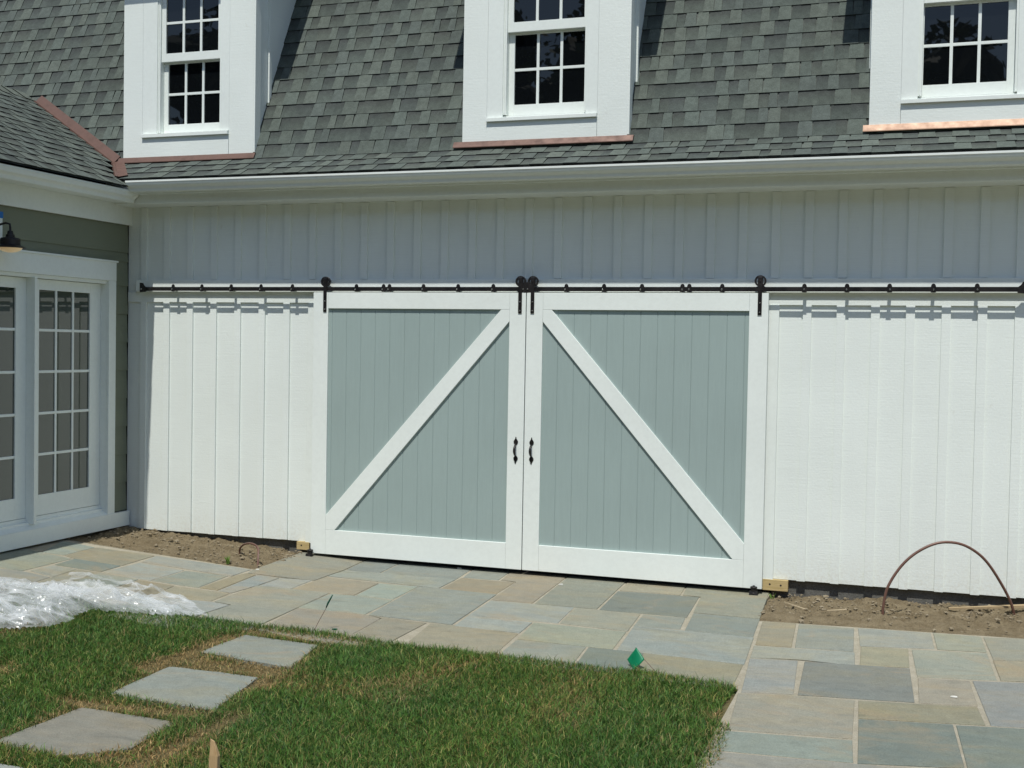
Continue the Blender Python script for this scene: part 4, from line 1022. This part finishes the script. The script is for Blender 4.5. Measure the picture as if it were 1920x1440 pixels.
mb.add(V, F_); mb.build('pennant', M['flag'], F1, smooth=True)
F2 = empty('marker_flag', (-.605, -2.39, -.04), 'thin wire marker with a tightly furled dark green flag at the left lawn edge', 'marker flag', 'green marker flags')
mb = MB(); mb.tube([(-.612, -2.39, -.06), (-.572, -2.37, .03), (-.538, -2.353, .100), (-.502, -2.34, .182)], .0017, 6); mb.build('wire', M['wire'], F2)
mb = MB(); mb.tube([(-.538, -2.354, .102), (-.528, -2.350, .13), (-.512, -2.345, .16), (-.501, -2.341, .184)], [.004, .0062, .0052, .0035], 8); mb.build('furled_flag', M['flagdark'], F2, smooth=True)

# wooden stake, boards, sticks, debris
Sx, Sy = .245, -4.83
mb = MB(); bm = bmesh.new()
pts = [(-.022, -.011), (.021, -.012), (.022, .010), (-.019, .012)]
lv = [(-.12, 1, 0, 0), (0.0, 1, .004, .0), (.070, .94, .005, 0), (.100, .68, .0, .0), (.130, .40, -.007, 0)]
rings = [[bm.verts.new((Sx+px*s+ox+z*.02, Sy+py*s+oy, z-.02+(.012 if (i == 0 and z > .1) else 0))) for i, (px, py) in enumerate(pts)] for z, s, ox, oy in lv]
for a, c in zip(rings[:-1], rings[1:]):
    for k in range(4): bm.faces.new((a[k], a[(k+1) % 4], c[(k+1) % 4], c[k]))
bm.faces.new(rings[0]); bm.faces.new(rings[-1]); bmesh.ops.recalc_face_normals(bm, faces=list(bm.faces))
bmesh.ops.bevel(bm, geom=list(bm.edges), offset=.002, segments=1, affect='EDGES'); mb.bm(bm)
tag(mb.build('wooden_stake', M['stake'], origin=(Sx, Sy, -.05)), 'pointed wooden stake driven into the lawn at the bottom of the photo', 'stake')
mb = MB(); a, c = Vector((3.20, -.255, g(3.2)+.016)), Vector((4.15, .005-.05, g(4.1)+.070)); d = (c-a).normalized(); s_ = Vector((-d.y, d.x, 0)).normalized()*.032; u_ = Vector((0, 0, .010))
V = [a-s_*.3-u_*.6, a+s_*.4-u_*.6, a+s_*.4+u_*.6, a-s_*.3+u_*.6, c-s_-u_, c+s_-u_, c+s_+u_, c-s_+u_]
mb.add([v[:] for v in V], [(0, 1, 2, 3), (7, 6, 5, 4), (0, 4, 5, 1), (1, 5, 6, 2), (2, 6, 7, 3), (3, 7, 4, 0)])
tag(mb.build('wood_board', M['board'], origin=tuple(a)), 'narrow wooden board lying on the soil under the foot of the brown hoop', 'board')
for p, q, lab in (((2.094, -.42, 0), (2.255, -.605, 0), 'long pale wood splinter lying slantwise near the corner of the right soil bed'), ((2.405, -.615, 0), (2.530, -.530, 0), 'short pale wood splinter lying in the middle of the right soil bed')):
    a = Vector((p[0], p[1], g(p[0])+.022)); c = Vector((q[0], q[1], g(q[0])+.020)); mb = MB(); d = (c-a).normalized(); s_ = Vector((-d.y, d.x, 0))*.0045; u_ = Vector((0, 0, .003))
    V = [a-s_*.3-u_, a+s_*.3-u_, a+s_*.3+u_, a-s_*.3+u_, c-s_-u_, c+s_-u_, c+s_+u_, c-s_+u_]
    mb.add([v[:] for v in V], [(0, 1, 2, 3), (7, 6, 5, 4), (0, 4, 5, 1), (1, 5, 6, 2), (2, 6, 7, 3), (3, 7, 4, 0)])
    tag(mb.build('wood_splinter', M['splinter'], origin=tuple(a)), lab, 'stick', 'wood splinters on the right soil bed')
# hoops of brown tube
zb_ = g(2.77)
ctrl = [(2.770, -.521, zb_-.03), (2.772, -.515, .03), (2.800, -.50, .17), (2.885, -.47, .315), (2.99, -.44, .415), (3.118, -.41, .478), (3.25, -.375, .478), (3.36, -.34, .425), (3.45, -.30, .335), (3.55, -.25, .175), (3.605, -.225, .06), (3.628, -.21, -.03)]
def spline(ct, m_=6):
    ct = [Vector(c) for c in ct]; out = []
    for i in range(len(ct)-1):
        p0 = ct[max(i-1, 0)]; p1 = ct[i]; p2 = ct[i+1]; p3 = ct[min(i+2, len(ct)-1)]
        for k in range(m_):
            t = k/m_; out.append(.5*((2*p1)+(-p0+p2)*t+(2*p0-5*p1+4*p2-p3)*t*t+(-p0+3*p1-3*p2+p3)*t**3))
    out.append(ct[-1]); return out
mb = MB(); mb.tube(spline(ctrl), .0095, 12)
tag(mb.build('tube_hoop', M['hoop'], smooth=True, origin=ctrl[0]), 'large brown tube bent in an arch against the right wall', 'tube', 'brown tube hoops in the soil')
mb = MB(); mb.tube(spline([(-2.367, -.409, -.02), (-2.355, -.43, .05), (-2.27, -.50, .105), (-2.15, -.58, .130), (-2.06, -.64, .11), (-2.02, -.70, .045), (-2.00, -.74, -.04)]), .0085, 10)
tag(mb.build('tube_hoop', M['hoop'], smooth=True, origin=(-2.367, -.409, 0)), 'small low brown tube loop in the left soil bed beside the patio corner', 'tube', 'brown tube hoops in the soil')
# weeds
def weed(x, y, label, n_, h):
    mb = MB()
    for i in range(n_):
        a = random.uniform(0, 6.28); l = h*random.uniform(.6, 1.1); le = random.uniform(.15, .6); w_ = .004
        b0 = Vector((x+random.uniform(-.012, .012), y+random.uniform(-.008, .008), g(x)-.005)); d = Vector((math.cos(a)*le, math.sin(a)*le, 1)).normalized(); s_ = Vector((-math.sin(a), math.cos(a), 0))*w_
        m1 = b0+d*l*.55; t = b0+d*l+Vector((math.cos(a), math.sin(a), 0))*l*.18
        cl = random.choice([(.16, .26, .05), (.12, .21, .04), (.22, .30, .08)])
        mb.quad(b0-s_*.5, b0+s_*.5, m1+s_, m1-s_, col=cl); mb.quad(m1-s_, m1+s_, t, col=cl)
    tag(mb.build('weed', M['grass'], origin=(x, y, g(x)), fixn=False), label, 'weed', 'small weeds in the soil beds')
weed(-2.24, -.80, 'tiny bright green weed at the front of the left soil bed', 16, .075)
weed(1.985, -.20, 'tiny green weed at the corner of the right soil bed', 10, .05)
# scraps
def scrap(x, y, s, name, mt, label, rot=0, k=1.0, grp='small scraps on the patio'):
    mb = MB(); r_ = random.Random(int(x*1000)); n_ = 7
    pl = [(s*(k if math.cos(2*math.pi*i/n_) else 1)*math.cos(2*math.pi*i/n_)*r_.uniform(.55, 1.2)*k, s*math.sin(2*math.pi*i/n_)*r_.uniform(.5, 1.1)*.5) for i in range(n_)]
    ca, sa = math.cos(rot), math.sin(rot); z = g(x)+.002
    mb.prism([(x+a*ca-b_*sa, y+a*sa+b_*ca) for a, b_ in pl], z, z+.006, 2); tag(mb.build(name, mt, origin=(x, y, z)), label, 'scrap', grp)
scrap(-.485, -2.33, .022, 'dark_scrap', M['flagdark'], 'small dark scrap lying on the patio beside the furled marker', .4)
scrap(3.19, -2.50, .020, 'pale_scrap', M['chip'], 'small white scrap on the brown flagstone at the right', 0)
scrap(-1.925, -.86, .016, 'pale_scrap', M['chip'], 'small white chip at the patio corner by the small tube loop', .2)
scrap(-.54, -.06, .024, 'pale_scrap', M['chip'], 'white crumb at the foot of the left door near the middle', .1)
scrap(.42, -.36, .020, 'pale_scrap', M['chip'], 'white flecks on the tan flagstone below the right door', .3)

# ------------------------------------------------------------------ crumpled plastic sheet
SH = [(-3.62, -2.40), (-3.30, -2.30), (-3.02, -2.42), (-2.88, -2.32), (-2.72, -2.22), (-2.78, -2.0), (-2.92, -1.86), (-2.75, -1.80), (-2.40, -1.90), (-2.24, -1.86), (-2.0, -1.93), (-1.78, -2.02), (-1.60, -2.16), (-1.36, -2.37), (-1.42, -2.42), (-1.62, -2.50), (-1.86, -2.58), (-2.04, -2.62), (-2.10, -2.74), (-2.02, -2.90), (-2.02, -3.06), (-2.12, -3.26), (-2.32, -3.36), (-2.7, -3.42), (-3.3, -3.40), (-3.7, -3.2)]
def sheet_layer(poly, seed, base, amp, fold, hole=None):
    st = .0125; x0, x1, y0, y1 = -3.75, -1.3, -3.46, -1.76
    nx, ny = int((x1-x0)/st), int((y1-y0)/st)
    gx, gy = np.meshgrid(np.linspace(x0, x1, nx+1), np.linspace(y0, y1, ny+1))
    px, py = gx.ravel(), gy.ravel()
    ins = inside(px, py, poly); dd = seg_dist(px, py, poly); d = np.where(ins, dd, -dd)
    idx = -np.ones(len(px), int); V = []
    for i in range(len(px)):
        wob = .018*noise.noise(Vector((px[i]*13, py[i]*13, seed)))
        if d[i]+wob < 0: continue
        x, y = px[i], py[i]
        q = Vector((x*fold, y*fold*1.5, seed)); wrp = noise.noise(Vector((x*3, y*3, seed+9)))*1.2
        r1 = 1-abs(noise.noise(Vector((q.x*1.6+wrp, q.y*2.6-wrp, seed))))*2.2
        r2 = 1-abs(noise.noise(Vector((x*4.2+wrp*1.6, y*9.5-wrp, seed+3))))*2.4
        r3 = 1-abs(noise.noise(Vector((x*30+wrp*4, y*40-wrp*3, seed+6))))*2.0
        e = min(1, max(0, d[i]+wob)/.13); e = e**.6
        z = base+amp*e*(.28+.72*max(0, r1)**1.3)+.030*e*max(0, r2)**1.8+.0007*r3*e+.0004*noise.noise(Vector((x*90, y*90, seed)))*e
        gz_ = g(x)+(.012 if y < lawn_top(x) else .004)
        idx[i] = len(V); V.append((x+.012*noise.noise(Vector((x*15, y*15, seed+4))), y+.012*noise.noise(Vector((x*15, y*15, seed+5))), gz_+max(.001, z)))
    F = []; W1 = nx+1
    for j in range(ny):
        for i in range(nx):
            a = j*W1+i; q = (idx[a], idx[a+1], idx[a+W1+1], idx[a+W1])
            if min(q) >= 0:
                if hole and hole(px[a], py[a]): continue
                F.append(q)
    return V, F
mb = MB()
V, F_ = sheet_layer(SH, 1.5, .004, .055, 2.0, hole=lambda x, y: (((x+2.50)/.27)**2+((y+2.06)/.085)**2 < 1) or (((x+2.00)/.085)**2+((y+2.16)/.06)**2 < 1)); mb.add(V, F_)
low = [p for p in SH if p[1] < -2.25]
low2 = [(-3.7, -2.45), (-3.2, -2.38), (-2.8, -2.40), (-2.5, -2.30), (-2.2, -2.20), (-1.9, -2.24), (-1.65, -2.30), (-1.45, -2.40), (-1.75, -2.52), (-2.06, -2.60), (-2.14, -2.76), (-2.06, -2.95), (-2.1, -3.18), (-2.4, -3.33), (-3.0, -3.38), (-3.7, -3.2)]
V, F_ = sheet_layer(low2, 7.2, .012, .075, 2.6); mb.add(V, F_)
low3 = [(-3.7, -2.5), (-3.2, -2.45), (-2.8, -2.48), (-2.4, -2.42), (-2.15, -2.55), (-2.2, -2.9), (-2.2, -3.1), (-2.5, -3.28), (-3.0, -3.33), (-3.7, -3.15)]
tag(mb.build('plastic_sheet', M['film'], smooth=True, fixn=False, origin=(-2.5, -2.5, 0)), 'crumpled clear plastic sheeting spread over patio and lawn edge', 'plastic sheet')

# ------------------------------------------------------------------ the wood across the garden, mirrored in the window panes
mb = MB(); R_ = random.Random(5)
for k in range(26):
    cx_ = -34+k*2.9+R_.uniform(-1, 1); cy_ = -38+R_.uniform(-4, 3); H_ = R_.uniform(13, 17); rw = R_.uniform(2.6, 4.0)
    mb.tube([(cx_, cy_, -.2), (cx_+.2, cy_, H_*.4), (cx_+.1, cy_+.2, H_*.8)], [.28, .2, .06], 7, col=(.08, .065, .05))
    for q in range(9):
        bm = bmesh.new(); rr = R_.uniform(1.3, 2.0); bmesh.ops.create_icosphere(bm, subdivisions=2, radius=rr)
        cc = Vector((cx_+R_.uniform(-.4, .4)*rw, cy_+R_.uniform(-.4, .4)*rw, H_*(.16+.085*q))); kk = R_.random()*40
        for v in bm.verts: v.co = v.co*(1+.45*noise.noise(v.co*.9+Vector((kk, kk, 0))))+cc
        mb.bm(bm, (.02, .032, .012))  # dark cores added inside the crowns to block the sky behind them
    for _ in range(900):
        u_ = R_.uniform(-1, 1); a = R_.uniform(0, 6.283); rr = math.sqrt(1-u_*u_)*R_.uniform(.55, 1.0)*(1+.25*math.sin(3*a+k))
        p = Vector((cx_+rw*rr*math.cos(a), cy_+rw*rr*math.sin(a), H_*.52+H_*.5*u_))
        d1 = Vector((R_.uniform(-1, 1), R_.uniform(-1, 1), R_.uniform(-.6, .6))).normalized(); d2 = d1.cross(Vector((R_.uniform(-1, 1), R_.uniform(-1, 1), R_.uniform(-1, 1)))).normalized()
        s_ = R_.uniform(.12, .36); t = R_.uniform(.6, 1.3)
        mb.quad(p-d1*s_-d2*s_*.3, p+d2*s_*.6, p+d1*s_-d2*s_*.2, p-d2*s_*.7, col=(.035*t, .058*t, .018*t))
o = mb.build('distant_wood', M['grass'], fixn=False); o['kind'] = 'stuff'; o['label'] = 'dark wood across the garden, mirrored in the window panes'
